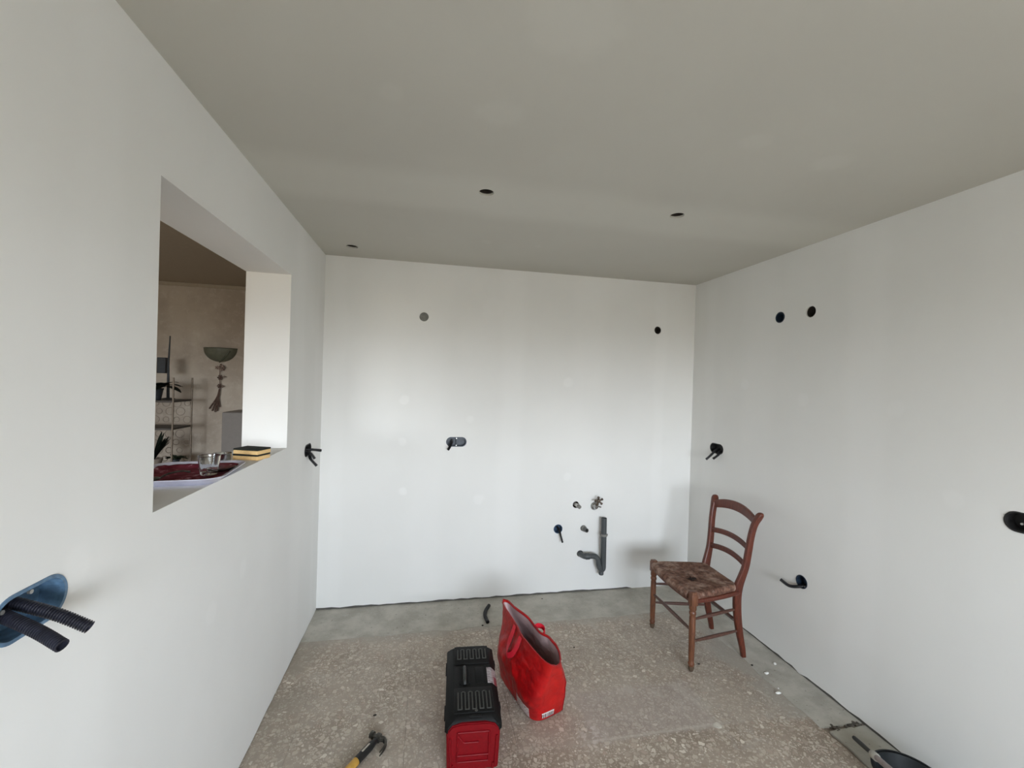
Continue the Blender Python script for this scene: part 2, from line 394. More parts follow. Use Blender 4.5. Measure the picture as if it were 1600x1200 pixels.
# ------------------------------------------------------------------ window frames behind the camera
M_frame = simple('window_white', (.75, .75, .73, 1), .4, var=.03)
def window(name, x0, x1, z0, z1, mullions):
    b = B(); t = .05; y0, y1 = YR - .12, YR - .06
    box(b, x0, x0 + t, y0, y1, z0, z1); box(b, x1 - t, x1, y0, y1, z0, z1); box(b, x0 + t, x1 - t, y0, y1, z0, z0 + t); box(b, x0 + t, x1 - t, y0, y1, z1 - t, z1)
    for mx in mullions: box(b, mx - .04, mx + .04, y0, y1, z0 + t, z1 - t)
    struct(obj(name, b, M_frame))
window('window_1', *KWIN, [.9]); window('window_2', *LWIN, [-2.7])

# ------------------------------------------------------------------ living room shell behind the opening
YF = 4.551
def rough_wall():
    g = N('living_wall_plaster', .85, spec=.2); p = g.pos(); n1 = g.noise(p, 3, 5, .6); n2 = g.noise(p, 14, 5, .7, .4)
    c = g.mix(g.rng(n1, .35, .65), srgb(178, 166, 152), srgb(196, 186, 172)); c = g.mix(g.rng(n2, .5, .7, 0, .35), c, srgb(214, 208, 198))
    g.col(c); g.bump(n2, .5, .006); return g.m
M_liv = rough_wall(); M_livc = simple('living_ceiling_paint', srgb(172, 160, 142), .8, var=.03); M_livf = simple('living_floor_tile', srgb(150, 130, 110), .6)
strip('wall_living_back', -5.2, XL - .0, YF, YF + .12, 0, H, M_liv)
strip('wall_living_left', -5.32, -5.2, YR, YF + .12, 0, H, M_liv)
strip('wall_living_side', XL - TL, XL, YB + .121, YF, 0, H, M_liv)
strip('ceiling_living', -5.2, XL - .021, YR, YF, H, H + .15, M_livc)
strip('ceiling_living_side', XL - .02, XL + .01, YB + .11, YF, H, H + .15, M_livc)
strip('floor_living', -5.2, XL - .181, YR, YF, -.12, 0, M_livf)
strip('gap_shade_3', XR + .004, XR + .05, YR, YB, 0, .021, M_gapshade); strip('gap_shade_4', XL, 1.662, YB + .004, YB + .05, 0, .021, M_gapshade); strip('gap_shade_5', XL - .05, XL - .004, YR, YB, 0, .012, M_shade)  # added strips, the shade of the gap under the boards as colour
strip('gap_shade_1', XL - TL + .03, XL - .02, YR, YB, 0, .0025, M_shade)  # dark strip under the left wall, painted shade as well
b = B(); box(b, -2.9, XL - TL - .002, YF - .008, YF, H - .035, H, .003); struct(obj('trim_2', b, M_livc))

# ------------------------------------------------------------------ wall boxes and conduits
M_blue = simple('blue_box_plastic', srgb(88, 118, 146), .35, var=.25, scale=60)
M_bdark = simple('dark_blue_box_plastic', srgb(36, 50, 66), .4, var=.3, scale=60)
M_blk = simple('black_box_plastic', srgb(34, 34, 34), .5, var=.3)
M_cond = simple('black_conduit', srgb(20, 21, 24), .42, var=.3)
M_cond2 = simple('navy_black_conduit', srgb(30, 31, 42), .45, var=.3)
M_screw = simple('zinc_screw', (.55, .55, .53, 1), .35, .9)
def tmap(side):
    """(a, z, d) with d = depth INTO the wall -> world"""
    return {'L': lambda a, b, d: (XL - d, a, b), 'B': lambda a, b, d: (a, YB + d, b), 'R': lambda a, b, d: (XR + d, a, b)}[side]
def wallbox(side, spec, label, mat, depth=.045, lip=.0025, conduits=(), screws=(), group=None, cmat=None, cr=.010, divider=False, plate=False):
    a, z, r, dx = spec; f = tmap(side)
    t = thing('electrical_box', label, 'electrical box', f(a, z, 0), group=group)
    b = B(); r -= .0008
    prof = [(r + lip, .0, -.0022), (r + lip, .0, -.0002), (r, 0, -.0002), (r - .0002, 0, depth), (r - .003, 0, depth - .002), (r - .0025, 0, -.0022)]
    # closed cup: flange outside the board, sleeve in the hole, floor of the box
    rings = []
    for (rr, _, d) in prof[:4]: rings.append([b.verts.new(f(p[0], p[1], d)) for p in stadium(a, z, rr, dx)])
    inner = [[b.verts.new(f(p[0], p[1], d)) for p in stadium(a, z, rr, dx)] for (rr, d) in ((r - .003, -.0022), (r - .0035, depth - .003))]
    seq = [inner[1], inner[0]] + rings
    for q1, q2 in zip(seq, seq[1:]):
        for k in range(len(q1)): b.faces.new((q1[k], q1[(k + 1) % len(q1)], q2[(k + 1) % len(q2)], q2[k]))
    b.faces.new(inner[1]); b.faces.new(rings[-1][::-1])
    obj('box_shell', b, mat, t, world=True)
    if divider:
        b = B(); p0 = f(a - .0015, z - r + .006, .002); p1 = f(a + .0015, z + r - .006, depth - .004)
        box(b, min(p0[0], p1[0]), max(p0[0], p1[0]), min(p0[1], p1[1]), max(p0[1], p1[1]), min(p0[2], p1[2]), max(p0[2], p1[2])); obj('divider', b, mat, t, world=True)
    for sa, sz in screws:
        b = B(); c = Vector(f(sa, sz, -.001)); d = Vector(f(sa, sz, .004))
        tube(b, [c, d], .0042, 10); obj('screw', b, M_screw, t, world=True, auto=40)
    for ctrl in conduits:
        b = B(); ribbed(b, ctrl, cr); obj('conduit', b, cmat or M_cond, t, world=True, auto=60)
    return t
def V(*a): return Vector(a)
# left wall, near the camera
c1 = at(140, 980, 0, XL + .103); c2 = at(97, 1009, 0, XL + .103)
wallbox('L', L_holes[0], 'large blue double box on the left wall nearest the camera, two thick ribbed black conduits', M_blue,
    conduits=([V(XL - .040, .948, 1.213), V(XL - .015, .949, 1.207), V(XL + .05, .951, 1.180), c1], [V(XL - .040, .925, 1.208), V(XL - .015, .921, 1.201), V(XL + .05, .908, 1.174), c2]),
    cmat=M_cond2, cr=.0112, screws=((.9615, 1.222), (.9615, 1.158), (.906, 1.212)), lip=.004)
# left wall, near the back corner
wallbox('L', L_holes[1], 'dark double box with three black conduit stubs on left wall near the back corner', M_blk, depth=.04,
    conduits=([V(XL - .03, 2.82, 1.19), V(XL - .01, 2.825, 1.19), V(XL + .04, 2.84, 1.184), at(501, 704, 1, 2.84) + V(.006, 0, 0)],
              [V(XL - .03, 2.835, 1.18), V(XL - .008, 2.84, 1.175), at(486, 709, 1, 2.84), at(492, 717, 1, 2.84)],
              [V(XL - .03, 2.86, 1.165), V(XL + .005, 2.855, 1.145), at(486, 718, 1, 2.84), at(495, 728, 1, 2.84)]), cr=.0095)
# back wall
wallbox('B', B_holes[2], 'oblong double box with one short conduit, alone on the mid back wall', M_bdark, divider=True,
    conduits=([V(.185, YB + .03, 1.20), V(.180, YB - .005, 1.185), V(.165, YB - .035, 1.155), at(700, 703, 1, YB - .05)],), screws=((.2155, 1.216), (.2155, 1.164)), cr=.0095)
wallbox('B', B_holes[3], 'round blue box with thin black conduit drooping low on back wall, left of pipes', simple('petrol_blue_plastic', srgb(54, 78, 104), .4, var=.25),
    conduits=([V(1.030, YB + .03, .515), V(1.035, YB - .008, .500), V(1.040, YB - .035, .465), at(879, 848, 1, YB - .05)],), cr=.0085)
# right wall
wallbox('R', R_holes[0], 'empty round blue box high on right wall, nearer the corner than its neighbour hole', M_bdark)
wallbox('R', R_holes[2], 'black double box with two conduit stubs on right wall above the chair', M_blk,
    conduits=([V(XR + .03, 2.845, 1.185), V(XR - .005, 2.846, 1.170), V(XR - .04, 2.85, 1.135), at(1103, 718, 0, XR - .074)],
              [V(XR + .03, 2.80, 1.180), V(XR - .003, 2.80, 1.165), V(XR - .025, 2.79, 1.145), at(1114, 717, 0, XR - .05)]), cr=.0095)
wallbox('R', R_holes[3], 'round blue box low on the right wall beside the chair, one curved conduit', M_bdark,
    conduits=([V(XR + .03, 2.060, .520), V(XR - .004, 2.070, .508), V(XR - .045, 2.105, .497), at(1219, 905, 0, XR - .074)],), screws=((2.047, .518),), cr=.0105)
wallbox('R', R_holes[4], 'black double box on right wall at the frame edge, without conduit', M_blk, screws=((1.156, 1.180),), divider=True)
# plug in the greyish hole
b = B(); a, z, r, dx = B_holes[0]
tube(b, [V(a, YB + .004, z), V(a, YB + .03, z)], r - .001, 32)
tag(obj('hole_plug', b, simple('grey_plug', srgb(122, 122, 118), .8, var=.15)), 'grey round plug filling the hole high on the back wall left side', 'plug')

# ------------------------------------------------------------------ plumbing on the back wall
M_pvc = simple('grey_pvc', srgb(70, 74, 76), .42, var=.08)
M_white = simple('white_pipe', srgb(214, 212, 206), .4, var=.06); M_gcap = simple('grey_cap', srgb(128, 126, 121), .5)
M_chr = simple('chrome', (.40, .40, .39, 1), .22, 1.0, var=.3, scale=80); M_brass = simple('dull_brass', srgb(104, 92, 82), .4, .7, var=.35, scale=120)
t = thing('sink_drain', 'grey plastic drain trap with upright pipe low on the back wall', 'drain pipe', (1.39, YB, .15))
yp = YB - .066
b = B(); tube(b, [V(1.385, yp, .215), V(1.382, yp, .45), V(1.380, yp, .603)], .0215, 24, hollow=.9); obj('upright_pipe', b, M_pvc, t, world=True, auto=40)
b = B(); tube(b, smoothpath([V(1.215, YB + .05, .302), V(1.216, YB - .02, .305), V(1.232, yp, .309), V(1.27, yp, .310), V(1.315, yp, .304), V(1.338, yp - .004, .278), V(1.346, yp - .006, .235), V(1.362, yp - .005, .203), V(1.382, yp - .002, .205), V(1.386, yp, .245)], 60), .0205, 20); obj('trap_bend', b, M_pvc, t, world=True, auto=50)
b = B(); lathe(b, [(.0245, -.014), (.0245, .014), (.021, .017)], seg=24, M=Matrix.Translation(V(1.252, yp, .309)) @ Matrix.Rotation(PI / 2, 4, 'Y')); obj('coupling_nut', b, M_pvc, t, world=True, auto=40)
b = B(); lathe(b, [(.015, .158), (.019, .161), (.019, .180), (.016, .184), (.016, .215)], 1.369, yp, 16); obj('cleanout_cap', b, M_pvc, t, world=True, auto=40)
b = B(); lathe(b, [(.0225, .462), (.027, .463), (.027, .478), (.0225, .479)], 1.382, yp, 28); rg = obj('pipe_clamp', b, M_gcap, t, world=True, auto=40); rg['label'] = 'pale metal clamp ring'
b = B(); tube(b, [V(1.382, yp + .024, .470), V(1.382, YB + .0, .470)], .005, 10); obj('clamp_screw', b, M_screw, t, world=True)
for sx_ in (-1, 1):
    b = B(); box(b, 1.382 + sx_ * .026 - .006, 1.382 + sx_ * .026 + .006, yp - .004, yp + .004, .463, .478, .001); obj('clamp_ear', b, M_gcap, t, world=True)
# shut-off valve
t = thing('shutoff_valve', 'metal shut-off valve with cross handle on the back wall above the drain', 'valve', (1.325, YB, .68))
b = B(); MV = Matrix.Translation(V(1.325, YB + .03, .680)) @ Matrix.Rotation(PI / 2, 4, 'X')
lathe(b, [(.029, 0), (.029, .036), (.027, .040), (.020, .046), (.018, .060), (.012, .072), (.0, .076)][:-1], M=MV); obj('valve_body', b, M_chr, t, world=True, auto=40)
b = B(); tube(b, [V(1.325, YB - .025, .680), V(1.333, YB - .04, .712), V(1.335, YB - .05, .735)], [.011, .010, .009], 14); obj('valve_stem', b, M_brass, t, world=True, auto=40)
b = B(); hc = V(1.336, YB - .052, .735)
box(b, hc.x - .010, hc.x + .010, hc.y - .010, hc.y + .008, hc.z - .010, hc.z + .010, .003)
for k in range(5):
    a_ = 2 * PI * k / 5 + .5; d_ = V(math.cos(a_), -.3, math.sin(a_)).normalized()
    tube(b, [hc + d_ * .006, hc + d_ * .020, hc + d_ * .033, hc + d_ * .038], [.0075, .0065, .0105, .006], 10)
obj('valve_handle', b, M_brass, t, world=True, auto=50)
b = B(); tube(b, [V(1.345, YB - .03, .684), V(1.362, YB - .045, .682)], .006, 10); obj('outlet', b, M_chr, t, world=True, auto=40)
# small stubs
t = thing('water_pipe', 'thin white pipe stub poking from a dark hole left of the valve', 'pipe', (1.17, YB, .694))
b = B(); e1 = at(905, 792, 1, YB - .055); tube(b, smoothpath([V(1.170, YB + .05, .690), V(1.171, YB, .694), e1 + V(-.003, .012, .003)], 12), .0135, 16); obj('pipe', b, M_white, t, world=True, auto=40)
b = B(); tube(b, [e1 + V(-.003, .014, .003), e1 + V(.003, -.006, -.002)], .0145, 16); o = obj('end_cap', b, M_gcap, t, world=True, auto=40); o['label'] = 'grey end cap'
t = thing('pipe_stub', 'short dull grey pipe stub with cap between the valve and the drain trap', 'pipe', (1.236, YB, .506))
b = B(); e2 = at(917, 829, 1, YB - .055); s2 = V(1.236, YB + .045, .512)
tube(b, [s2, V(1.237, YB - .004, .508), V(1.238, YB - .020, .506)], .0215, 18); obj('sleeve', b, M_gcap, t, world=True, auto=40)
b = B(); tube(b, smoothpath([V(1.237, YB - .01, .508), V(1.240, YB - .03, .504), e2], 10), [.019] * 8 + [.0175] * 8, 18) if False else tube(b, [V(1.237, YB - .01, .508), V(1.240, YB - .03, .504), e2], [.019, .0175, .016], 18, hollow=.7)
obj('end_cap', b, simple('grey_metal', srgb(96, 96, 94), .35, .5), t, world=True, auto=40)

# ------------------------------------------------------------------ chair
def wood(name, a, b_, grain=(2, 2, 30)):
    g = N(name, .38, spec=.5); p = g.obj(); mp = g.n('ShaderNodeMapping', {'Vector': p, 'Scale': grain}).outputs[0]
    n1 = g.noise(mp, 6, 5, .6, .6); n2 = g.noise(p, 9, 4)
    c = g.mix(g.rng(n1, .3, .7), a, b_); c = g.mix(g.rng(n2, .55, .75, 0, .5), c, tuple(x * .45 for x in a[:3]) + (1,))
    g.col(c); g.bump(n1, .15, .0008); return g.m
M_wood = wood('cherry_wood', srgb(72, 32, 22), srgb(106, 50, 33), (30, 30, 3)); M_wood2 = wood('worn_wood', srgb(84, 50, 34), srgb(120, 76, 52), (30, 30, 3))
M_str = wood('stretcher_wood', srgb(74, 47, 38), srgb(98, 68, 58), (6, 30, 30)); M_tip = simple('worn_foot', srgb(82, 66, 50), .7)
def rush():
    g = N('rush', .75, spec=.25); p = g.obj(); n1 = g.noise(p, 45, 4, .6); n2 = g.noise(p, 9, 4, .65)
    n3 = g.noise(g.n('ShaderNodeMapping', {'Vector': p, 'Scale': (1, 1, 1)}).outputs[0], 160, 3)
    c = g.mix(g.rng(n1, .3, .7), srgb(78, 52, 42), srgb(132, 98, 82)); c = g.mix(g.rng(n2, .46, .64, 0, .8), c, srgb(172, 148, 134)); c = g.mix(g.rng(n3, .6, .75, 0, .4), c, srgb(48, 30, 24))
    g.col(c); g.bump(n3, .4, .001); return g.m
M_rush = rush()
CH = thing('dining_chair', 'reddish-brown wooden ladder-back chair with worn rush seat in the back right corner', 'chair', (1.544, 2.403, 0), -.005)
WF, WR, LEN = .437, .299, .381
for s in (-1, 1):
    y = s * WF / 2; b = B()
    lathe(b, [(.009, 0), (.012, .004), (.0165, .022), (.0150, .034), (.0185, .040), (.0185, .048), (.0145, .056), (.0165, .075), (.0185, .20), (.0180, .315), (.0155, .325), (.0200, .333), (.0200, .343), (.0160, .350), (.0210, .362), (.0205, .385)], 0, y, 20)
    box(b, -.021, .021, y - .021, y + .021, .384, .452, .005); box(b, -.019, .019, y - .019, y + .019, .446, .463, .007, 3)
    lg = obj('leg', b, M_wood2, CH, auto=45)
    b = B(); lathe(b, [(.0095, -.0), (.0126, .0042), (.0171, .022), (.0160, .030)], 0, y, 16); obj('foot_tip', b, M_tip, lg, auto=45)
def post(s):
    # al, half depth, si, half width, z
    K = [(.405, .012, .150, .012, 0), (.396, .014, .150, .013, .05), (.372, .018, .150, .014, .15), (.352, .021, .150, .015, .27), (.345, .022, .153, .015, .38), (.352, .024, .156, .015, .45),
         (.366, .022, .161, .014, .50), (.385, .019, .168, .014, .57), (.396, .0175, .174, .014, .66), (.405, .017, .180, .014, .75), (.418, .017, .187, .015, .82), (.432, .0185, .196, .018, .86), (.440, .017, .203, .019, .885), (.444, .011, .206, .013, .900), (.445, .004, .206, .005, .904)]
    pts = []
    for k in range(len(K) - 1):
        p0, p1, p2, p3 = K[max(k - 1, 0)], K[k], K[k + 1], K[min(k + 2, len(K) - 1)]
        for j in range(4):
            t = j / 4; pts.append(tuple(.5 * (2 * b_ + (c - a) * t + (2 * a - 5 * b_ + 4 * c - d) * t * t + (3 * b_ - a - 3 * c + d) * t ** 3) for a, b_, c, d in zip(p0, p1, p2, p3)))
    pts.append(K[-1]); b = B(); rings = []
    for al, hd, si, hw, z in pts:
        ring = []
        for k in range(16):
            a = 2 * PI * (k + .5) / 16; ca, sa = math.cos(a), math.sin(a)
            q = lambda v: math.copysign(abs(v) ** .45, v)
            ring.append(b.verts.new((al + hd * 1.12 * q(ca), s * si + hw * q(sa), z)))
        rings.append(ring)
    for r1, r2 in zip(rings, rings[1:]):
        for k in range(16): b.faces.new((r1[k], r1[(k + 1) % 16], r2[(k + 1) % 16], r2[k]))
    b.faces.new(rings[0]); b.faces.new(rings[-1]); return b
for s in (-1, 1): obj('back_post', post(s), M_wood, CH, auto=50)
def slat(name, z0, h, rise, al0, al_bow, half, th=.009, endh=None, hump=0):
    b = B(); rings = []; n = 24
    for k in range(n + 1):
        u = -1 + 2 * k / n; y = u * half; z = z0 + rise * (1 - u * u); al = al0 + al_bow * (1 - u * u); hh = h + hump * (1 - u * u)
        if endh: hh = hh * (1 - abs(u) ** 6) + endh * abs(u) ** 6
        ring = []
        for kk in range(12):
            a = 2 * PI * (kk + .5) / 12; q = lambda v: math.copysign(abs(v) ** .5, v)
            ring.append(b.verts.new((al + th * q(math.cos(a)) + (z - z0) * .1, y, z + hh / 2 * q(math.sin(a)))))
        rings.append(ring)
    for r1, r2 in zip(rings, rings[1:]):
        for k in range(12): b.faces.new((r1[k], r1[(k + 1) % 12], r2[(k + 1) % 12], r2[k]))
    b.faces.new(rings[0]); b.faces.new(rings[-1]); return obj(name, b, M_wood, CH, auto=50)
slat('top_rail', .842, .056, .040, .424, .018, .196, .010, endh=.050, hump=.004)
slat('back_slat', .672, .034, .022, .398, .016, .175)
slat('back_slat', .567, .034, .022, .385, .016, .168)
def rod(name, p, q, r0, r1, mat=M_str):
    b = B(); p, q = Vector(p), Vector(q); n = 9
    tube(b, [p.lerp(q, k / (n - 1)) for k in range(n)], [r0 + (r1 - r0) * math.sin(PI * k / (n - 1)) for k in range(n)], 12); return obj(name, b, mat, CH, auto=50)
rod('stretcher', (0, WF / 2, .232), (0, -WF / 2, .232), .0065, .0115)
for s in (-1, 1):
    rod('stretcher', (0, s * WF / 2, .300), (.347, s * .150, .300), .006, .0105); rod('stretcher', (0, s * WF / 2, .172), (.362, s * .150, .165), .006, .0105)
rod('stretcher', (.352, .15, .225), (.352, -.15, .225), .006, .010)
# seat rails
b = B()
def rail(p, q, bow=0, r=.0135):
    p, q = Vector(p), Vector(q); nrm = (q - p).cross(V(0, 0, 1)).normalized(); pts = []
    for k in range(13): u = k / 12; pts.append(p.lerp(q, u) + nrm * bow * 4 * u * (1 - u))
    tube(b, pts, r, 12)
rail((.0, -WF / 2, .405), (.0, WF / 2, .405), -.018); rail((0, -WF / 2, .405), (.352, -.156, .405), .012); rail((0, WF / 2, .405), (.352, .156, .405), -.012); rail((.352, -.156, .410), (.352, .156, .410))
obj('seat_rail', b, M_wood, CH, auto=50)
# rush seat: strands run parallel to each side and meet on the diagonals
def seat():
    b = B(); nU, nV = 110, 110; vs = {}
    def corner(u, v):   # u: front(0)->back(1), v: right(-1)->left(1)
        hw = (WF / 2 + .010) * (1 - u) + .158 * u; al = -.030 + (.350 + .030) * u
        bow = .016 * (1 - v * v) * (1 - u); side = .014 * 4 * u * (1 - u)
        return al - bow, v * (hw + side)
    for i in range(nU + 1):
        for j in range(nV + 1):
            u = i / nU; v = -1 + 2 * j / nV; al, y = corner(u, v)
            dF = u * .38; dB = (1 - u) * .38; hw = (WF / 2 + .01) * (1 - u) + .158 * u; dS = (1 - abs(v)) * hw
            d = min(dF, dB, dS); ridge = abs(math.sin(PI * d / .0075)) * .0022
            edge = min(1, d / .022); round_ = -.022 * (1 - math.sqrt(max(0, 1 - (1 - edge) ** 2)))
            dip = -.006 * min(1, d / .14) + .003 * noise.noise(V(al * 14, y * 14, 2))
            z = .455 + round_ + dip + ridge
            hx, hy = al - .105, y + .045; r = math.hypot(hx, hy)
            if r < .034: z -= .016 * (1 - (r / .034) ** 2)
            # notches round the front corner blocks
            vs[i, j] = b.verts.new((al, y, z))
    for i in range(nU):
        for j in range(nV):
            q = (vs[i, j], vs[i + 1, j], vs[i + 1, j + 1], vs[i, j + 1])
            cx = sum(w_.co.x for w_ in q) / 4; cy = sum(abs(w_.co.y) for w_ in q) / 4
            if cx < .018 and cy > WF / 2 - .024: continue
            b.faces.new(q)
    loose = [v for v in b.verts if not v.link_faces]; bmesh.ops.delete(b, geom=loose, context='VERTS')
    ed = [e_ for e_ in b.edges if len(e_.link_faces) == 1]
    r = bmesh.ops.extrude_edge_only(b, edges=ed)
    nv = [v for v in r['geom'] if isinstance(v, bmesh.types.BMVert)]
    for v in nv: v.co.z = .414; v.co.y *= .975; v.co.x = v.co.x * .97 + .005
    bmesh.ops.contextual_create(b, geom=[e_ for e_ in b.edges if len(e_.link_faces) == 1])
    return b
so = obj('rush_seat', seat(), M_rush, CH, smooth=True); so['label'] = 'worn brown rush seat with white dust'
b = B(); rnd = random.Random(11)
for k in range(46):
    a = rnd.uniform(0, 2 * PI); r = rnd.uniform(.008, .032); c = V(.105 + math.cos(a) * r, -.045 + math.sin(a) * r, .452)
    d = V(-math.cos(a) * .7 + rnd.uniform(-.3, .3), -math.sin(a) * .7 + rnd.uniform(-.3, .3), rnd.uniform(-.35, .35)) * rnd.uniform(.010, .022)
    tube(b, [c, c + d * .5 + V(0, 0, .002), c + d - V(0, 0, .006)], [.0016, .0014, .0006], 6)
fo = obj('frayed_strands', b, simple('dark_rush', srgb(40, 30, 26), .8, var=.4), CH, auto=50); fo['label'] = 'dark frayed hole in the seat'; fo['kind'] = 'stuff'

# ------------------------------------------------------------------ toolbox
M_tbk = simple('toolbox_black', srgb(15, 15, 15), .6, var=.25, scale=120, bump=.3, spec=.2); M_tbe = simple('scuffed_black', srgb(64, 64, 60), .6, var=.3, scale=200)
M_tbr = simple('toolbox_red', srgb(118, 2, 14), .45, var=.08, scale=90, spec=.3)
TB = thing('toolbox', 'red and black plastic toolbox standing on the floor left of the red bag', 'toolbox', (.2435, 2.012, 0), math.radians(-3.6)); TB.scale = (1, .95, .97)
TLn, TW = .268, .121
b = B()
vsb = box(b, -TW + .006, TW - .006, -TLn + .006, TLn - .006, 0, .184, .008)
for v in vsb:
    k = 1 - v.co.z / .172; v.co.x *= 1 - .05 * k; v.co.y *= 1 - .02 * k
obj('base', b, M_tbr, TB, auto=40)
b = B()  # end panel rising into the lid
out = []
for x, z in ((-.100, .01), (-.110, .160), (-.106, .188), (-.090, .207), (-.05, .215), (.05, .215), (.090, .207), (.106, .188), (.110, .160), (.100, .01)): out.append((x, z))
f0 = [b.verts.new((x, -TLn - .006 + (.172 - min(z, .172)) * .03, z)) for x, z in out]; f1 = [b.verts.new((x, -TLn + .05, z)) for x, z in out]
b.faces.new(f0); b.faces.new(f1[::-1])
for k in range(len(out)): b.faces.new((f0[k], f1[k], f1[(k + 1) % len(out)], f0[(k + 1) % len(out)]))
bmesh.ops.bevel(b, geom=[e_ for e_ in b.edges if all(v in f0 for v in e_.verts)], offset=.004, segments=2, affect='EDGES')
obj('end_panel', b, M_tbr, TB, auto=40)
b = B()
def bar(x0, z0, x1, z1, y=-TLn - .0075, r=.0042):
    f = lambda z: y + (.172 - min(z, .172)) * .03
    tube(b, [V(x0, f(z0), z0), V(x1, f(z1), z1)], r, 8)
for l in (((-.066, .180), (-.066, .05)), ((.066, .180), (.066, .05)), ((-.066, .180), (.066, .180)), ((-.066, .168), (-.040, .135)), ((-.040, .135), (.022, .135)), ((-.066, .078), (.066, .078)), ((-.066, .05), (.066, .05)), ((-.098, .16), (-.092, .02)), ((.098, .16), (.092, .02)), ((-.085, .04), (-.085, .0)), ((.085, .04), (.085, .0))):
    bar(l[0][0], l[0][1], l[1][0], l[1][1])
obj('panel_ridges', b, M_tbr, TB, auto=50)
# lid: a lofted shell, chamfered all round
b = B()
def ring8(hx, hy, ch, z): return [b.verts.new(p + (z,)) for p in ((-hx + ch, -hy), (hx - ch, -hy), (hx, -hy + ch), (hx, hy - ch), (hx - ch, hy), (-hx + ch, hy), (-hx, hy - ch), (-hx, -hy + ch))]
R_ = [ring8(TW, TLn, .012, .174), ring8(TW, TLn, .012, .196), ring8(TW - .004, TLn - .002, .016, .206), ring8(TW - .026, TLn - .016, .022, .228), ring8(TW - .032, TLn - .022, .022, .231)]
for r1, r2 in zip(R_, R_[1:]):
    for k in range(8): b.faces.new((r1[k], r1[(k + 1) % 8], r2[(k + 1) % 8], r2[k]))
b.faces.new(R_[0][::-1]); b.faces.new(R_[-1])
obj('lid', b, M_tbk, TB, auto=35)
for y0, y1 in ((-.236, -.078), (.094, .238)):   # raised end blocks of the lid
    b = B(); box(b, -.084, .090, y0, y1, .229, .2365, .003); obj('lid_plateau', b, M_tbk, TB, auto=35)
for y0, y1 in ((-.220, -.112), (.128, .208)):
    b = B()
    for k in range(10):
        x = -.066 + k * .0158
        box(b, x - .0026, x + .0026, y0, y1, .2355, .2405, .0012, 1)
        if k < 9: box(b, x + .0026, x + .0132, y1 if k % 2 else y0, (y1 if k % 2 else y0) + .004, .2355, .2395)
    rb = obj('rib_panel', b, M_tbe, TB); rb['label'] = 'scuffed ribs'
b = B(); box(b, -.060, -.008, -.050, .062, .2295, .2325, .001, 1); box(b, -.06, -.052, -.05, .062, .231, .238); box(b, -.016, -.008, -.05, .062, .231, .238); obj('handle_well', b, M_tbk, TB)
b = B(); tube(b, smoothpath([V(-.034, -.052, .232), V(-.034, -.040, .247), V(-.034, .0, .251), V(-.034, .050, .247), V(-.034, .062, .232)], 20), .0085, 12); obj('handle', b, simple('handle_black', srgb(34, 36, 34), .45), TB, auto=50)
b = B(); box(b, .018, .064, -.052, .070, .230, .2345, .003); obj('latch_cover', b, M_tbk, TB, auto=40)
def sticker():
    g = N('sticker', .45); p = g.obj(); xyz = g.n('ShaderNodeSeparateXYZ', {0: p}); x = xyz.outputs[0]; y = xyz.outputs[1]
    c = g.mix(g.rng(g.noise(g.n('ShaderNodeMapping', {'Vector': p, 'Scale': (1, 5, 1)}).outputs[0], 55, 2), .5, .56), srgb(176, 168, 170), srgb(122, 106, 110))
    c = g.mix(g.math('MULTIPLY', g.rng(x, .103, .106), g.rng(y, .01, .0)), c, srgb(128, 58, 66)); g.col(c); return g.m
b = B()
q = [(.070, -.052, .2335), (.0925, -.052, .2335), (.0925, .060, .2335), (.070, .060, .2335)]
nrm = V(.6, 0, .8)
a4 = [b.verts.new((x, y, z - .001)) for x, y, z in ((.074, -.050, .2325), (.0955, -.050, .2305), (.0955, .062, .2305), (.074, .062, .2325))]
c4 = [b.verts.new((x, y, z - .001)) for x, y, z in ((.1175, -.050, .2092), (.1175, .062, .2092))]
b.faces.new(a4); b.faces.new((a4[1], c4[0], c4[1], a4[2]))
r = bmesh.ops.extrude_face_region(b, geom=list(b.faces)); bmesh.ops.translate(b, verts=[v for v in r['geom'] if isinstance(v, bmesh.types.BMVert)], vec=(.0006, 0, .0016))
st = obj('sticker', b, sticker(), TB); st['label'] = 'pale printed sticker'
for y in (-.15, .15):
    for q0, q1 in ((-TW - .004, -TW + .004), (TW - .004, TW + .004)):
        b = B(); box(b, q0, q1, y - .018, y + .018, .150, .198, .002); obj('side_latch', b, M_tbk, TB, auto=40)
b = B(); box(b, -.020, .034, -.256, -.240, .222, .233, .003); obj('front_latch', b, M_tbk, TB, auto=40)
b = B(); tube(b, [V(.012, -.228, .236), V(.012, -.228, .239)], .006, 12); obj('padlock_eye', b, M_tbe, TB, auto=40)

# ------------------------------------------------------------------ shopping bag
def bagmat():
    g = N('red_woven_plastic', .42, spec=.45); p = g.obj(); n1 = g.noise(p, 16, 5, .65, .8); n2 = g.noise(p, 5, 3)
    c = g.mix(g.rng(n1, .3, .7), srgb(140, 7, 13), srgb(184, 15, 18)); c = g.mix(g.rng(n2, .45, .65, 0, .5), c, srgb(196, 28, 22))
    wv = g.n('ShaderNodeTexVoronoi', {'Vector': p, 'Scale': 40.0, 'Randomness': 1.0}, feature='SMOOTH_F1')
    g.col(c); g.bump(g.math('ADD', n1, g.math('MULTIPLY', wv.outputs['Distance'], .5)), .55, .006); return g.m
M_bag = bagmat(); M_line = simple('bag_lining', srgb(186, 162, 162), .35, var=.12, scale=14, bump=.6)
AB = math.atan2(.96, -.28)          # long axis of the bag
ua = V(math.cos(AB), math.sin(AB), 0); va = V(math.sin(AB), -math.cos(AB), 0)   # va points to the room's right
cb = V(.578, 2.178, 0); ct = V(.553, 2.170, .345)
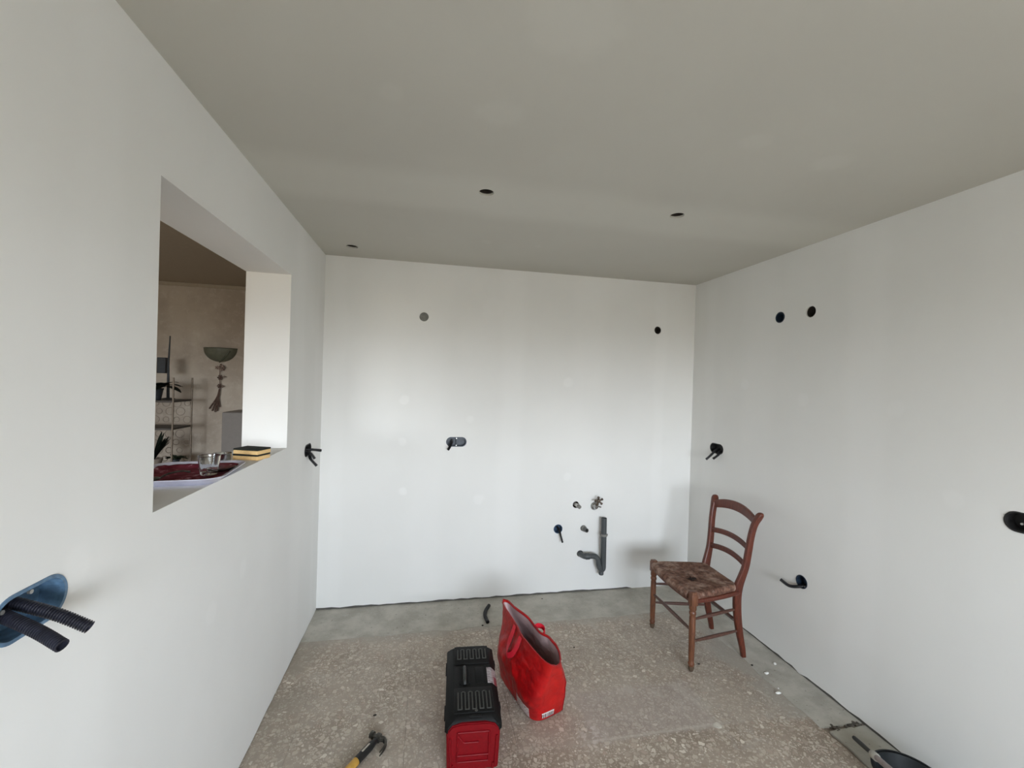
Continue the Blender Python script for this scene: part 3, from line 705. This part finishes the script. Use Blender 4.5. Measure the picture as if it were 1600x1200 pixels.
BG = thing('shopping_bag', 'bright red woven shopping bag standing open on the floor right of the toolbox', 'bag', tuple(cb))
def bagpt(th, h, inset=0.0):
    """th: angle round the bag; h 0 bottom .. 1 rim"""
    e0 = 5.0; p = e0 + ((3.4 if math.cos(th) < 0 else 2.2) - e0) * h
    hw = .100 + .016 * math.sin(PI * min(1, h * 1.15)) if h < .6 else None
    k = max(0, min(1, (h - .25) / .75)); k = k * k * (3 - 2 * k)
    hw = (.104 + .014 * math.sin(PI * h)) * (1 - k) + (.050 - .010 * math.cos(th)) * k
    hl = .205 * (1 - h) + .292 * h
    c, s = math.cos(th), math.sin(th)
    # superellipse
    rr = (abs(c / hl) ** p + abs(s / hw) ** p) ** (-1 / p)
    l, wv_ = rr * c, rr * s
    # gusset at the near end: the side panel folds inwards
    endn = max(0, -l / hl) ** 6 * math.exp(-(wv_ / (hw * .45)) ** 2); l += endn * .035 * math.sin(PI * min(1, h * 1.0)) * h
    endf = max(0, l / hl) ** 6 * math.exp(-(wv_ / (hw * .5)) ** 2); l -= endf * .05 * math.sin(PI * h)
    c0 = cb.lerp(ct, h); z = .006 + (.339) * h
    if h > .5:
        t = (h - .5) * 2; z += t * (.018 * (l / hl) - .006 * math.cos(l * 22) * (1 if s > 0 else .4))
        if s > 0: wv_ += t * (.010 * math.sin(l * 26) + .012 * math.exp(-((l + .10) / .03) ** 2))
    q = V(l * 7, wv_ * 9, z * 8); amp = .013 * math.sin(PI * min(1, h * .9 + .08))
    d = noise.noise(q) * amp + noise.noise(q * 3.1) * amp * .55 + abs(noise.noise(q * 6)) * amp * .35
    sgn = 1 if s > 0 else -1
    wv_ += d * min(1, abs(s) * 2) * sgn; l += noise.noise(q + V(7, 0, 0)) * .006
    wv_ -= sgn * min(abs(wv_), inset) ; l *= 1 - inset / hl
    return c0 * 1.0 - V(0, 0, c0.z) + ua * l + va * wv_ + V(0, 0, z)
def bagmesh(h0, h1, n, inset, bottom, seg=120):
    b = B(); rings = []
    for i in range(n + 1):
        h = h0 + (h1 - h0) * i / n; rings.append([b.verts.new(bagpt(2 * PI * k / seg, h, inset)) for k in range(seg)])
    for r1, r2 in zip(rings, rings[1:]):
        for k in range(seg): b.faces.new((r1[k], r1[(k + 1) % seg], r2[(k + 1) % seg], r2[k]))
    if bottom: b.faces.new(rings[0][::-1])
    return b, rings
b, rg_ = bagmesh(0, 1, 60, 0, True)
rim_in = [b.verts.new(bagpt(2 * PI * k / 120, 1, .003)) for k in range(120)]
rim_dn = [b.verts.new(bagpt(2 * PI * k / 120, .965, .0035)) for k in range(120)]
for r1, r2 in ((rg_[-1], rim_in), (rim_in, rim_dn)):
    for k in range(120): b.faces.new((r1[k], r1[(k + 1) % 120], r2[(k + 1) % 120], r2[k]))
obj('bag_body', b, M_bag, BG, world=True, smooth=True)
b, _ = bagmesh(.05, .962, 40, .0045, True); lo = obj('lining', b, M_line, BG, world=True, smooth=True); lo['label'] = 'pale silvery pink lining'
# edge piping at the near right vertical fold and the rim
b = B(); tube(b, [bagpt(PI - .36 + .12 * h, h, -.001) for h in [k / 40 for k in range(0, 40)]], .0022, 6)
tube(b, [bagpt(2 * PI * k / 80, .995, -.001) for k in range(81)], .0024, 6); obj('piping', b, simple('red_piping', srgb(150, 12, 22), .5), BG, world=True, smooth=True)
# handles
M_strap = simple('red_strap', srgb(204, 24, 46), .5, var=.1, scale=60)
def strap(pts, side, wd=.028, normal=None):
    b = B(); ribbon(b, smoothpath(pts, 40), side, wd, .0012, normal); return obj('handle', b, M_strap, BG, world=True, auto=60)
def face(l, h, sgn, off):   # point just outside the face on the sgn side at long position l
    th = math.atan2(sgn, l / .11); p = bagpt(th, h); return p + va * sgn * off
strap([face(.15, .97, -1, .004), face(.135, .84, -1, .012), face(.11, .68, -1, .016), face(.055, .585, -1, .020), face(-.005, .66, -1, .020), face(-.045, .80, -1, .014), face(-.07, .96, -1, .004)], None, .026, tuple(-va))
strap([face(.02, .97, 1, .004), face(.0, 1.0, 1, .018), face(-.03, .99, 1, .034), face(-.07, .97, 1, .036), face(-.11, .98, 1, .020), face(-.12, .95, 1, .004)], V(0, 0, 1), .026)
# printed care label and barcode at the lower edge
def labelmat(name, bars):
    g = N(name, .5); p = g.obj(); u = g.n('ShaderNodeVectorMath', {0: p, 1: tuple(ua)}, operation='DOT_PRODUCT').outputs['Value']; v = g.n('ShaderNodeVectorMath', {0: p, 1: tuple(va)}, operation='DOT_PRODUCT').outputs['Value']
    z = g.n('ShaderNodeSeparateXYZ', {0: p}).outputs[2]
    g.p = p; g.u = u; g.v = v; g.z = z; return g
g = labelmat('barcode_print', True)
code = g.rng(g.noise(g.n('ShaderNodeCombineXYZ', {0: g.v, 1: 0.0, 2: 0.0}).outputs[0], 210, 0), .47, .50)
inside = g.math('MULTIPLY', g.math('MULTIPLY', g.rng(g.z, .014, .0145), g.rng(g.z, .040, .0395)), 1.0)
g.col(g.mix(g.math('MULTIPLY', inside, code), srgb(222, 206, 204), srgb(40, 38, 38))); M_bar = g.m
def patch(name, th0, th1, h0, h1, off, mat, n=14):
    b = B(); vs = {}
    for i in range(n + 1):
        for j in range(5):
            th = th0 + (th1 - th0) * i / n; h = h0 + (h1 - h0) * j / 4; vs[i, j] = b.verts.new(bagpt(th, h, 0) + (bagpt(th, h, 0) - cb.lerp(ct, h) + V(0, 0, cb.lerp(ct, h).z - bagpt(th, h, 0).z)).normalized() * off)
    for i in range(n):
        for j in range(4): b.faces.new((vs[i, j], vs[i + 1, j], vs[i + 1, j + 1], vs[i, j + 1]))
    return obj(name, b, mat, BG, world=True, smooth=True)
patch('barcode_label', PI + .24, PI - .08, .035, .120, .002, M_bar)['label'] = 'white barcode label'
g = labelmat('care_print', False)
txt = g.rng(g.noise(g.n('ShaderNodeMapping', {'Vector': g.p, 'Scale': (1, 1, 2.2)}).outputs[0], 130, 1), .52, .56)
rows = g.math('MULTIPLY', g.rng(g.math('FRACT', g.math('MULTIPLY', g.z, 70)), .35, .4), g.rng(g.math('FRACT', g.math('MULTIPLY', g.z, 70)), .95, .9))
g.col(g.mix(g.math('MULTIPLY', g.math('MULTIPLY', txt, rows), .8), srgb(210, 198, 194), srgb(80, 60, 60)))
patch('care_label', -PI + .52, -PI + 1.10, .012, .17, .002, g.m)['label'] = 'white printed care label'

# ------------------------------------------------------------------ hammer
M_steel = simple('dark_steel', srgb(78, 76, 70), .35, .7, var=.25, scale=80); M_grip = simple('black_grip', srgb(22, 22, 22), .55); M_yel = simple('yellow_grip', srgb(184, 142, 62), .5)
HM = thing('hammer', 'claw hammer with black grip and yellow handle lying at the bottom left of the floor', 'hammer', (-.178, 1.972, 0))
hd = V(-.585, -.811, 0); hs = V(.811, -.585, 0); h0_ = V(0, 0, .020)
b = B(); tube(b, [h0_ + hd * s_ for s_ in (.012, .03, .05, .10, .132)], [.012, .013, .017, .017, .0165], 16); obj('grip', b, M_grip, HM, auto=50)
b = B(); tube(b, [h0_ + hd * s_ for s_ in (.132, .137, .16, .20, .25, .262)], [.0165, .0165, .0160, .0165, .0185, .012], 16); o = obj('handle', b, M_yel, HM, auto=50); o['label'] = 'yellow rear handle'
b = B(); bx = [h0_ + hd * s_ + V(0, 0, .0168) for s_ in (.055, .10)]; ribbon(b, [bx[0], bx[0].lerp(bx[1], .5), bx[1]], tuple(hs), .007, .0012); o = obj('grip_inlay', b, simple('pale_grey', srgb(168, 160, 148), .5), HM); o['label'] = 'pale inlay strip'
b = B(); box(b, -.014, .014, -.013, .013, .006, .034, .004, 2, Matrix.Rotation(math.atan2(hd.y, hd.x), 4, 'Z'))
hb = V(0, 0, .020)
tube(b, [hb - hs * .006, hb - hs * .018, hb - hs * .026, hb - hs * .028, hb - hs * .042, hb - hs * .044], [.011, .010, .010, .0155, .0155, .0135], 16)
obj('head', b, M_steel, HM, auto=45)
b = B()
for s_ in (-1, 1):
    cl = smoothpath([hb + hs * .008 + V(0, 0, s_ * .004), hb + hs * .028 - hd * .004 + V(0, 0, s_ * .005), hb + hs * .048 + hd * .006 + V(0, 0, s_ * .006), hb + hs * .060 + hd * .030 + V(0, 0, s_ * .007), hb + hs * .064 + hd * .062 + V(0, 0, s_ * .008)], 20)
    tube(b, cl, [.0095 - .0068 * k / (len(cl) - 1) for k in range(len(cl))], 10)
obj('claw', b, M_steel, HM, auto=50)

# ------------------------------------------------------------------ conduit offcut, crumbs, chips
b = B(); pts = [at(764, 946, 2, .012), at(759, 954, 2, .012), at(758, 962, 2, .012), at(762, 972, 2, .012)]
ribbed(b, pts, .0125, pitch=.006, depth=.0015)
tag(obj('conduit_offcut', b, M_cond, auto=60), 'short bent piece of black conduit lying on the cement near the back wall', 'conduit')
M_crumb = simple('plaster_crumb', (.80, .79, .76, 1), .8); M_dirt = simple('dark_crumb', srgb(48, 42, 38), .8)
def crumb(u, v, r, label, mat=M_crumb, group='plaster crumbs', name='plaster_crumb', seed=0, cat='crumb', flat=.6):
    p = at(u, v, 2, 0); rnd = random.Random(seed + int(u)); b = B(); q = bmesh.ops.create_icosphere(b, subdivisions=2, radius=r)
    s1, s2 = rnd.uniform(.8, 1.6), rnd.uniform(.6, 1.0)
    for vv in q['verts']:
        n_ = 1 + .45 * noise.noise(vv.co * (1.2 / r) + V(seed, u, 0)); vv.co = V(vv.co.x * s1 * n_, vv.co.y * s2 * n_, max(vv.co.z * flat * n_, -r * flat * .75))
    bmesh.ops.translate(b, verts=b.verts, vec=(p.x, p.y, r * flat * .75)); tag(obj(name, b, mat, auto=30), label, cat, group)
crumb(1211, 1038, .009, 'white plaster crumb nearest the right wall, right of the chair')
crumb(1198, 1053, .009, 'white plaster crumb, middle one of three right of the chair', seed=2)
crumb(1216, 1084, .010, 'white plaster crumb nearest the camera of three right of the chair', seed=3)
crumb(1216, 1076, .005, 'tiny plaster crumb touching the nearest of three larger crumbs', seed=5)
crumb(1121, 1134, .023, 'flat pale plaster fleck alone on terrazzo between bag and right wall', seed=4, flat=.10, mat=simple('pale_fleck', srgb(196, 190, 178), .8))
crumb(586, 1118, .006, 'small dark crumb on terrazzo just above the hammer', M_dirt, 'dark crumbs', 'dark_crumb')
crumb(847, 936, .005, 'small dark crumb on cement at the back wall right of the bag', M_dirt, 'dark crumbs', 'dark_crumb')
crumb(897, 1012, .006, 'small dark crumb right of the red bag', M_dirt, 'dark crumbs', 'dark_crumb')
crumb(1092, 1038, .006, 'small dark crumb beside the near front leg of the chair', M_dirt, 'dark crumbs', 'dark_crumb')
crumb(1175, 1040, .006, 'small dark crumb on cement right of the chair rear leg', M_dirt, 'dark crumbs', 'dark_crumb')
crumb(692, 937, .006, 'small dark crumb on cement at the back wall left of toolbox', M_dirt, 'dark crumbs', 'dark_crumb')
crumb(754, 978, .007, 'small dark sliver beside the conduit offcut', M_dirt, 'dark crumbs', 'dark_crumb')

# ------------------------------------------------------------------ black tub and roller handle, bottom right
M_tub = simple('black_rubber', srgb(26, 29, 30), .5, var=.2)
zr = .10; cx_, cy_ = 1.955, 1.335
TU = thing('rubber_tub', 'low black rubber tub at the bottom right corner by the wall', 'tub', (cx_, cy_, 0))
b = B(); lathe(b, [(.095, 0), (.100, .002), (.118, .095), (.124, .100), (.124, .104), (.116, .104), (.097, .008)], seg=48, cap1=True); obj('tub_body', b, M_tub, TU, auto=40)
b = B()
for s_ in (-1, 1):
    tube(b, smoothpath([V(s_ * .118, -.04, .098), V(s_ * .145, -.03, .105), V(s_ * .148, .0, .108), V(s_ * .145, .03, .105), V(s_ * .118, .04, .098)], 16), .006, 8) if False else None
lathe(b, [(.1215, .097), (.1285, .099), (.1285, .107), (.1215, .108)], seg=48, cap0=False, cap1=False)
obj('tub_rim', b, M_tub, TU, auto=40)
RH = thing('roller_handle', 'black and cream roller handle lying across the black tub', 'handle', (1.95, 1.45, 0))
tip = at(1335, 1153, 2, .03); mid = at(1362, 1177, 2, .130); end = at(1402, 1212, 2, .18)
dd = (end - mid).normalized()
b = B(); tube(b, [tip, tip.lerp(mid, .5), mid], [.009, .0095, .008], 14); obj('black_tip', b, M_grip, RH, world=True, auto=50)
b = B(); pm = tip.lerp(mid, .60) + V(-.006, -.008, .004); q = bmesh.ops.create_icosphere(b, subdivisions=2, radius=.0035); bmesh.ops.translate(b, verts=b.verts, vec=pm); obj('button', b, M_screw, RH, world=True)
b = B(); tube(b, [mid, mid + dd * .008, mid + dd * .035, mid + dd * .040], [.011, .0155, .0155, .011], 18); o = obj('collar', b, simple('cream_collar', srgb(168, 164, 154), .5), RH, world=True, auto=50); o['label'] = 'cream collar'
b = B(); tube(b, [mid + dd * .038, mid + dd * .10, end + dd * .06], .0115, 16); o = obj('grip', b, simple('pinkish_grip', srgb(150, 140, 138), .5), RH, world=True, auto=50); o['label'] = 'pale pinkish grip'

# ------------------------------------------------------------------ on the sill
SZ = OP[2]
M_foam = simple('sponge_foam', srgb(232, 196, 138), .9, var=.1, scale=300, bump=.6); M_scour = simple('scouring_pad', srgb(30, 34, 28), .95, var=.4, scale=300, bump=.8)
pA, pB, pD = at(361, 717.5, 2, SZ), at(404, 720, 2, SZ), at(413, 713, 2, SZ)
sc_ = (pA + pB) / 2; ax = (pB - pA).normalized(); rz = math.atan2(ax.y, ax.x); ay = V(-ax.y, ax.x, 0); cen = sc_ + ay * .042
def sponge(z, label, da, dx):
    t = thing('sponge', label, 'sponge', (cen.x + dx, cen.y, z), rz + da, 'sponges on the sill')
    b = B(); box(b, -.062, .062, -.042, .042, 0, .0175, .003); obj('foam', b, M_foam, t, auto=40)
    b = B(); box(b, -.062, .062, -.042, .042, .0176, .0245, .0015); o = obj('scouring_pad', b, M_scour, t, auto=40); o['label'] = 'black scouring side'
sponge(SZ, 'yellow sponge with black pad, the lower of the two stacked on the sill', 0, 0)
sponge(SZ + .0250, 'yellow sponge with black pad, on top of the other on the sill', -.03, .002)
# tray
M_tray = simple('tray_white', srgb(206, 206, 222), .3, var=.04)
TRC = V(-.868, 1.762, SZ); TRR = math.radians(7)
TR = thing('tray', 'white rounded tray standing on the sill, lined with a dark red cloth', 'tray', tuple(TRC), TRR)
def rr(hx, hy, r, n=8):
    o = []
    for cx, cy, a0 in ((hx - r, -hy + r, -PI / 2), (hx - r, hy - r, 0), (-hx + r, hy - r, PI / 2), (-hx + r, -hy + r, PI)):
        for k in range(n + 1): a = a0 + PI / 2 * k / n; o.append((cx + r * math.cos(a), cy + r * math.sin(a)))
    return o
b = B(); prf = [(.132, .150, .0, .05), (.150, .168, .022, .06), (.158, .176, .024, .064), (.158, .176, .021, .064), (.150, .168, .0185, .06), (.134, .152, .0035, .05)]
prf = [(.128, .146, .0, .05), (.148, .166, .021, .06), (.158, .176, .024, .064), (.157, .175, .026, .063), (.146, .164, .0245, .058), (.128, .146, .005, .05)]
rings = [[b.verts.new((x, y, z)) for x, y in rr(hx, hy, r)] for hx, hy, z, r in prf]
for r1, r2 in zip(rings, rings[1:]):
    for k in range(len(r1)): b.faces.new((r1[k], r1[(k + 1) % len(r1)], r2[(k + 1) % len(r2)], r2[k]))
b.faces.new(rings[0][::-1]); b.faces.new(rings[-1]); obj('tray_body', b, M_tray, TR, auto=50)
def clothmat():
    g = N('red_cloth', .8, spec=.2); p = g.obj(); n1 = g.noise(p, 22, 3, .6); c = g.mix(g.rng(n1, .4, .62), srgb(100, 26, 42), srgb(124, 52, 66)); c = g.mix(g.rng(g.noise(p, 40, 3), .60, .68, 0, .7), c, srgb(196, 150, 160)); g.col(c); g.bump(n1, .4, .004); return g.m
b = B(); n = 40; vs = {}
for i in range(n + 1):
    for j in range(n + 1):
        u, v = -1 + 2 * i / n, -1 + 2 * j / n; x = u * .136; y = v * .154; z = .008 + .004 * noise.noise(V(x * 30, y * 30, 3)) + .012 * max(0, (max(abs(u), abs(v)) - .86) / .14)
        q = max(0, (abs(u) - .75) / .25) * max(0, (abs(v) - .75) / .25); x *= 1 - .09 * q; y *= 1 - .09 * q; vs[i, j] = b.verts.new((x, y, z))
for i in range(n):
    for j in range(n): b.faces.new((vs[i, j], vs[i + 1, j], vs[i + 1, j + 1], vs[i, j + 1]))
r = bmesh.ops.extrude_face_region(b, geom=list(b.faces)); bmesh.ops.translate(b, verts=[v for v in r['geom'] if isinstance(v, bmesh.types.BMVert)], vec=(0, 0, -.0015))
CL = obj('tray_cloth', b, clothmat(), smooth=True); CL.location = TRC + V(0, 0, 0); CL.rotation_euler = (0, 0, TRR); tag(CL, 'dark red patterned cloth lying inside the white tray', 'cloth')
def glassmat(name, tint=(.96, .98, .98, 1), rough=.02):
    g = N(name, rough); g.b.inputs['Transmission Weight'].default_value = 1; g.b.inputs['IOR'].default_value = 1.45; g.col(tint); return g.m
M_glass = glassmat('clear_glass')
gz = SZ + .014; gb = at(321, 745, 2, SZ + .012)
t = thing('glass_tumbler', 'clear faceted glass tumbler standing on the red cloth in the tray', 'glass', (gb.x - .005, gb.y + .035, gz))
b = B(); pf = [(.026, 0), (.0275, .003), (.036, .068), (.0352, .0695), (.0335, .068), (.0255, .012), (.0, .010)]
seg = 36; rings = []
for r_, z in pf[:-1]:
    rings.append([b.verts.new(((r_ + (.0006 * math.cos(k * PI) if z < .06 else 0)) * math.cos(2 * PI * k / seg), (r_ + (.0006 * math.cos(k * PI) if z < .06 else 0)) * math.sin(2 * PI * k / seg), z)) for k in range(seg)])
for r1, r2 in zip(rings, rings[1:]):
    for k in range(seg): b.faces.new((r1[k], r1[(k + 1) % seg], r2[(k + 1) % seg], r2[k]))
b.faces.new(rings[0][::-1]); b.faces.new(rings[-1]); obj('tumbler', b, M_glass, t, auto=30)
db = at(346, 738, 2, SZ + .012)
b = B(); lathe(b, [(.022, 0), (.036, .004), (.048, .016), (.047, .017), (.034, .006), (.020, .003)], seg=36)
o = obj('glass_dish', b, M_glass, auto=40); o.location = (db.x - .005, db.y + .012, gz + .001); tag(o, 'small shallow clear dish in the tray in front of the steel cup', 'dish')
b = B(); lathe(b, [(.028, 0), (.031, .003), (.033, .036), (.0345, .038), (.0325, .038), (.031, .034), (.028, .004)], seg=36)
o = obj('steel_cup', b, M_chr, auto=40); cp = at(350, 727, 2, SZ + .014); o.location = (cp.x - .035, cp.y + .065, gz + .001); tag(o, 'shiny metal cup in the tray behind the glass dish', 'cup')
t = thing('spoon', 'dark metal spoon lying in the tray left of the tumbler', 'spoon', (-.885, 1.70, gz))
b = B(); tube(b, smoothpath([V(-.015, -.05, .004), V(-.01, -.01, .012), V(.012, .03, .014), V(.03, .055, .006)], 16), .0035, 8); obj('spoon_handle', b, M_steel, t, auto=50)
b = B(); q = bmesh.ops.create_uvsphere(b, u_segments=16, v_segments=10, radius=.018)
for v in q['verts']: v.co = V(v.co.x * .8 - .020, v.co.y * 1.3 - .064, v.co.z * .35 + .008)
obj('spoon_bowl', b, M_steel, t, auto=50)

# ------------------------------------------------------------------ living room furnishings
b = B(); sc0 = V(-1.980, YF, 1.885); R0 = .142
seg = 40; rings = []
for k in range(11):
    t_ = k / 10; z = -.125 * (1 - math.cos(PI / 2 * t_)) if False else -.128 * math.sin(PI / 2 * t_); r = R0 * math.cos(PI / 2 * t_) + .002
    rings.append([b.verts.new(sc0 + V(r * math.cos(PI + PI * j / seg), -.002 + r * .62 * math.sin(PI + PI * j / seg), z)) for j in range(seg + 1)])
for r1, r2 in zip(rings, rings[1:]):
    for k in range(seg): b.faces.new((r1[k], r1[k + 1], r2[k + 1], r2[k]))
r = bmesh.ops.solidify(b, geom=list(b.faces), thickness=.005)
for v in b.verts: v.co.y = min(v.co.y, YF - .0005)
SC = thing('wall_sconce', 'grey-green half-bowl uplighter on the living room wall seen through the opening', 'wall lamp', (sc0.x, YF, 1.76))
obj('shade', b, simple('frosted_green_glass', srgb(138, 140, 122), .4, var=.06), SC, world=True, auto=50)
b = B(); tube(b, smoothpath([sc0 + V(.105, -.060, -.02), sc0 + V(.075, -.066, -.065), sc0 + V(.035, -.045, -.105), sc0 + V(0, -.02, -.128)], 12), .008, 8); tube(b, smoothpath([sc0 + V(-.146, -.006, .003), sc0 + V(-.10, -.065, .003), sc0 + V(0, -.094, .003), sc0 + V(.10, -.065, .003), sc0 + V(.146, -.006, .003)], 30), .004, 8)
obj('rim', b, simple('dark_green_metal', srgb(84, 88, 72), .4), SC, world=True, auto=50)
# hanging garland
M_gar = simple('garland_brown', srgb(92, 72, 62), .8, var=.3); M_garp = simple('garland_pale', srgb(138, 118, 106), .8, var=.3)
gx, gy = -1.972, YF - .022
GA = thing('hanging_garland', 'brown string garland with beads and fringe hanging below the wall lamp', 'garland', (gx, YF, 1.30))
b = B(); tube(b, smoothpath([V(gx, gy, 1.735), V(gx - .002, gy, 1.62), V(gx + .002, gy, 1.5), V(gx - .004, gy, 1.42)], 16), .0035, 8); tube(b, [V(gx, YF, 1.735), V(gx, gy, 1.735)], .003, 8); obj('cord', b, M_gar, GA, world=True, auto=60)
def flower(x, z, r, mat, petals):
    b = B(); q = bmesh.ops.create_icosphere(b, subdivisions=2, radius=r * .42); bmesh.ops.translate(b, verts=b.verts, vec=(x, gy, z))
    for k in range(petals):
        a = 2 * PI * k / petals; q = bmesh.ops.create_icosphere(b, subdivisions=1, radius=r * .36)
        for v in q['verts']: v.co = V(v.co.x + x + math.cos(a) * r * .7, v.co.y * .6 + gy, v.co.z + z + math.sin(a) * r * .7)
    return obj('bead_cluster', b, mat, GA, world=True, auto=60)
flower(gx + .012, 1.700, .030, M_garp, 7); flower(gx - .028, 1.702, .018, M_garp, 5); flower(gx, 1.607, .024, M_gar, 6); flower(gx + .038, 1.614, .012, M_garp, 4); flower(gx - .003, 1.525, .022, M_gar, 6); flower(gx + .026, 1.522, .013, M_garp, 4)
for k, (dx_, dz) in enumerate(((-.085, -.185), (-.060, -.205), (-.035, -.215), (-.015, -.205), (.004, -.170))):
    b = B(); tube(b, smoothpath([V(gx - .004, gy, 1.50), V(gx - .010 + dx_ * .15, gy, 1.50 + dz * .45), V(gx + dx_, gy, 1.50 + dz * 1.05)], 10), [.004 + .0025 * j / 12 for j in range(13)][:len(smoothpath([V(0,0,0), V(0,0,1), V(0,0,2)], 10))], 6); obj('fringe', b, M_gar, GA, world=True, auto=60)
# plain grey cabinet
CB = thing('grey_cabinet', 'plain dark grey cabinet against the living room wall behind the opening jamb', 'cabinet', (-1.47, 4.36, 0))
M_cab = simple('grey_laminate', srgb(122, 116, 110), .5, var=.03)
b = B(); box(b, -.335, .335, -.145, .188, .06, 1.30, .002); obj('cabinet_body', b, M_cab, CB)
b = B(); box(b, -.31, .31, -.12, .17, 0, .06); obj('plinth', b, M_cab, CB)
for s_ in (-1, 1):
    b = B(); box(b, -.333 if s_ < 0 else .0015, -.0015 if s_ < 0 else .333, -.163, -.146, .065, 1.297, .002); d_ = obj('door', b, M_cab, CB)
# pot shelf rack with plants
M_rack = simple('rack_metal', srgb(132, 120, 106), .5, .4); M_shelf = simple('shelf_dark', srgb(70, 64, 58), .5)
RK = thing('plant_rack', 'narrow open shelf rack holding plants in the living room', 'shelf rack', (-2.42, 4.20, 0))
x0r, x1r, y0r, y1r = -2.72, -2.125, 4.07, 4.36
for x in (x0r, x1r):
    for y in (y0r, y1r):
        b = B(); tube(b, [V(x, y, 0), V(x, y, 1.60)], .007, 10); obj('post', b, M_rack, RK, world=True, auto=50)
for z in (.80, 1.160, 1.395):
    b = B(); box(b, x0r, x1r, y0r, y1r, z - .008, z + .008, .002); obj('shelf', b, M_shelf, RK, world=True)
# scrolled wire work filling the sides between the shelves
for z0, z1 in ((.82, 1.15), (1.175, 1.385)):
    b = B(); rnd = random.Random(int(z0 * 10))
    for i in range(7):
        for j in range(3 if z1 > 1.3 else 4):
            cx = x0r + .05 + i * .085 + (j % 2) * .03; cz = z0 + .04 + j * .075; r = rnd.uniform(.022, .036)
            if cx > x1r - .03: continue
            tube(b, [V(cx + r * math.cos(2 * PI * k / 16), y1r, cz + r * math.sin(2 * PI * k / 16)) for k in range(17)], .003, 6, cap=False)
    o = obj('scroll_wire', b, simple('pale_wire', srgb(160, 148, 134), .6), RK, world=True, auto=60); o['kind'] = 'stuff'
M_leaf = simple('dark_leaf', srgb(38, 48, 40), .45, var=.3, scale=30); M_leaf2 = simple('mid_leaf', srgb(66, 78, 56), .5, var=.35, scale=30)
M_pot = simple('pale_pot', srgb(150, 138, 126), .7); M_potd = simple('dark_pot', srgb(44, 50, 56), .5)
def pot(name, x, y, z, r, h, label, mat, leaf, leaves, L, droop, seed, stem=None, cat='plant', wd=.022):
    t = thing(name, label, cat, (x, y, z))
    b = B(); lathe(b, [(r * .7, 0), (r * .95, h * .85), (r, h * .86), (r, h), (r * .9, h), (r * .85, h * .8)], seg=24); obj('pot', b, mat, t, auto=40)
    rnd = random.Random(seed)
    for k in range(leaves):
        a = rnd.uniform(0, 2 * PI); l = L * rnd.uniform(.7, 1.1); dr = droop * rnd.uniform(.6, 1.3); pts = []
        for i in range(8):
            u = i / 7; pts.append(V(math.cos(a) * l * u * (.25 + dr), math.sin(a) * l * u * (.25 + dr) * .6, h * .85 + l * (u * (1 - dr * .25) - dr * u * u * .8)))
        b = B(); side = V(-math.sin(a), math.cos(a), 0); rows = []
        for i, p_ in enumerate(pts):
            w_ = wd * math.sin(PI * (.08 + .90 * i / 7)) ** .7; rows.append([b.verts.new(p_ + side * w_ * s_ + V(0, 0, .004 * abs(s_))) for s_ in (-1, 0, 1)])
        for r1, r2 in zip(rows, rows[1:]):
            b.faces.new((r1[0], r1[1], r2[1], r2[0])); b.faces.new((r1[1], r1[2], r2[2], r2[1]))
        bmesh.ops.solidify(b, geom=list(b.faces), thickness=.0015)
        obj('leaf', b, leaf, t, smooth=True)
    return t
pot('potted_plant', -2.30, 4.14, 1.404, .060, .10, 'dark broad-leaved plant in a dark pot on the top shelf of the rack', M_potd, M_leaf, 22, .19, .8, 3, wd=.042)
t = pot('potted_plant', -2.315, 4.17, 1.170, .055, .03, 'spiky dark plant with pointed leaves on the second shelf of the rack', M_potd, M_leaf, 0, .2, .2, 5) if False else None
pot('potted_plant', -2.30, 4.15, .809, .062, .09, 'spiky narrow-leaved plant in a pale pot on the lower rack shelf', M_pot, M_leaf, 18, .26, .24, 8, wd=.016)
pot('potted_plant', -2.20, 4.27, .809, .035, .06, 'bushy green plant beside the pale pot on the lower rack shelf', M_potd, M_leaf2, 26, .085, .7, 12, wd=.016)
t = thing('desk_lamp', 'thin dark upright stick lamp with square dark shade behind the plants', 'lamp', (-2.285, 4.300, 1.404))
b = B(); tube(b, [V(0, 0, 0), V(-.004, 0, .30), V(.004, 0, .565)], [.012, .008, .005], 10); obj('stem', b, M_potd, t, auto=50)
b = B(); box(b, -.085, -.018, -.02, .02, .230, .370, .004); obj('square_shade', b, M_potd, t)
b = B(); lathe(b, [(.05, 0), (.05, .006), (.012, .012)], seg=20); obj('base', b, M_potd, t, auto=40)
# armchair-like pale cushion below the opening, glimpsed behind the tray
TBL = thing('side_table', 'pale cloth-covered table below the opening in the living room', 'table', (-1.85, 3.25, 0))
M_cream = simple('cream_cloth', srgb(176, 164, 150), .85, var=.08, scale=10)
b = B(); box(b, -.50, .50, -.45, .45, .74, .775, .012); obj('table_top', b, M_cream, TBL, auto=40)
for sx2 in (-1, 1):
    for sy2 in (-1, 1):
        b = B(); box(b, sx2 * .43 - .025, sx2 * .43 + .025, sy2 * .38 - .025, sy2 * .38 + .025, 0, .74, .004); obj('leg', b, M_wood2, TBL)
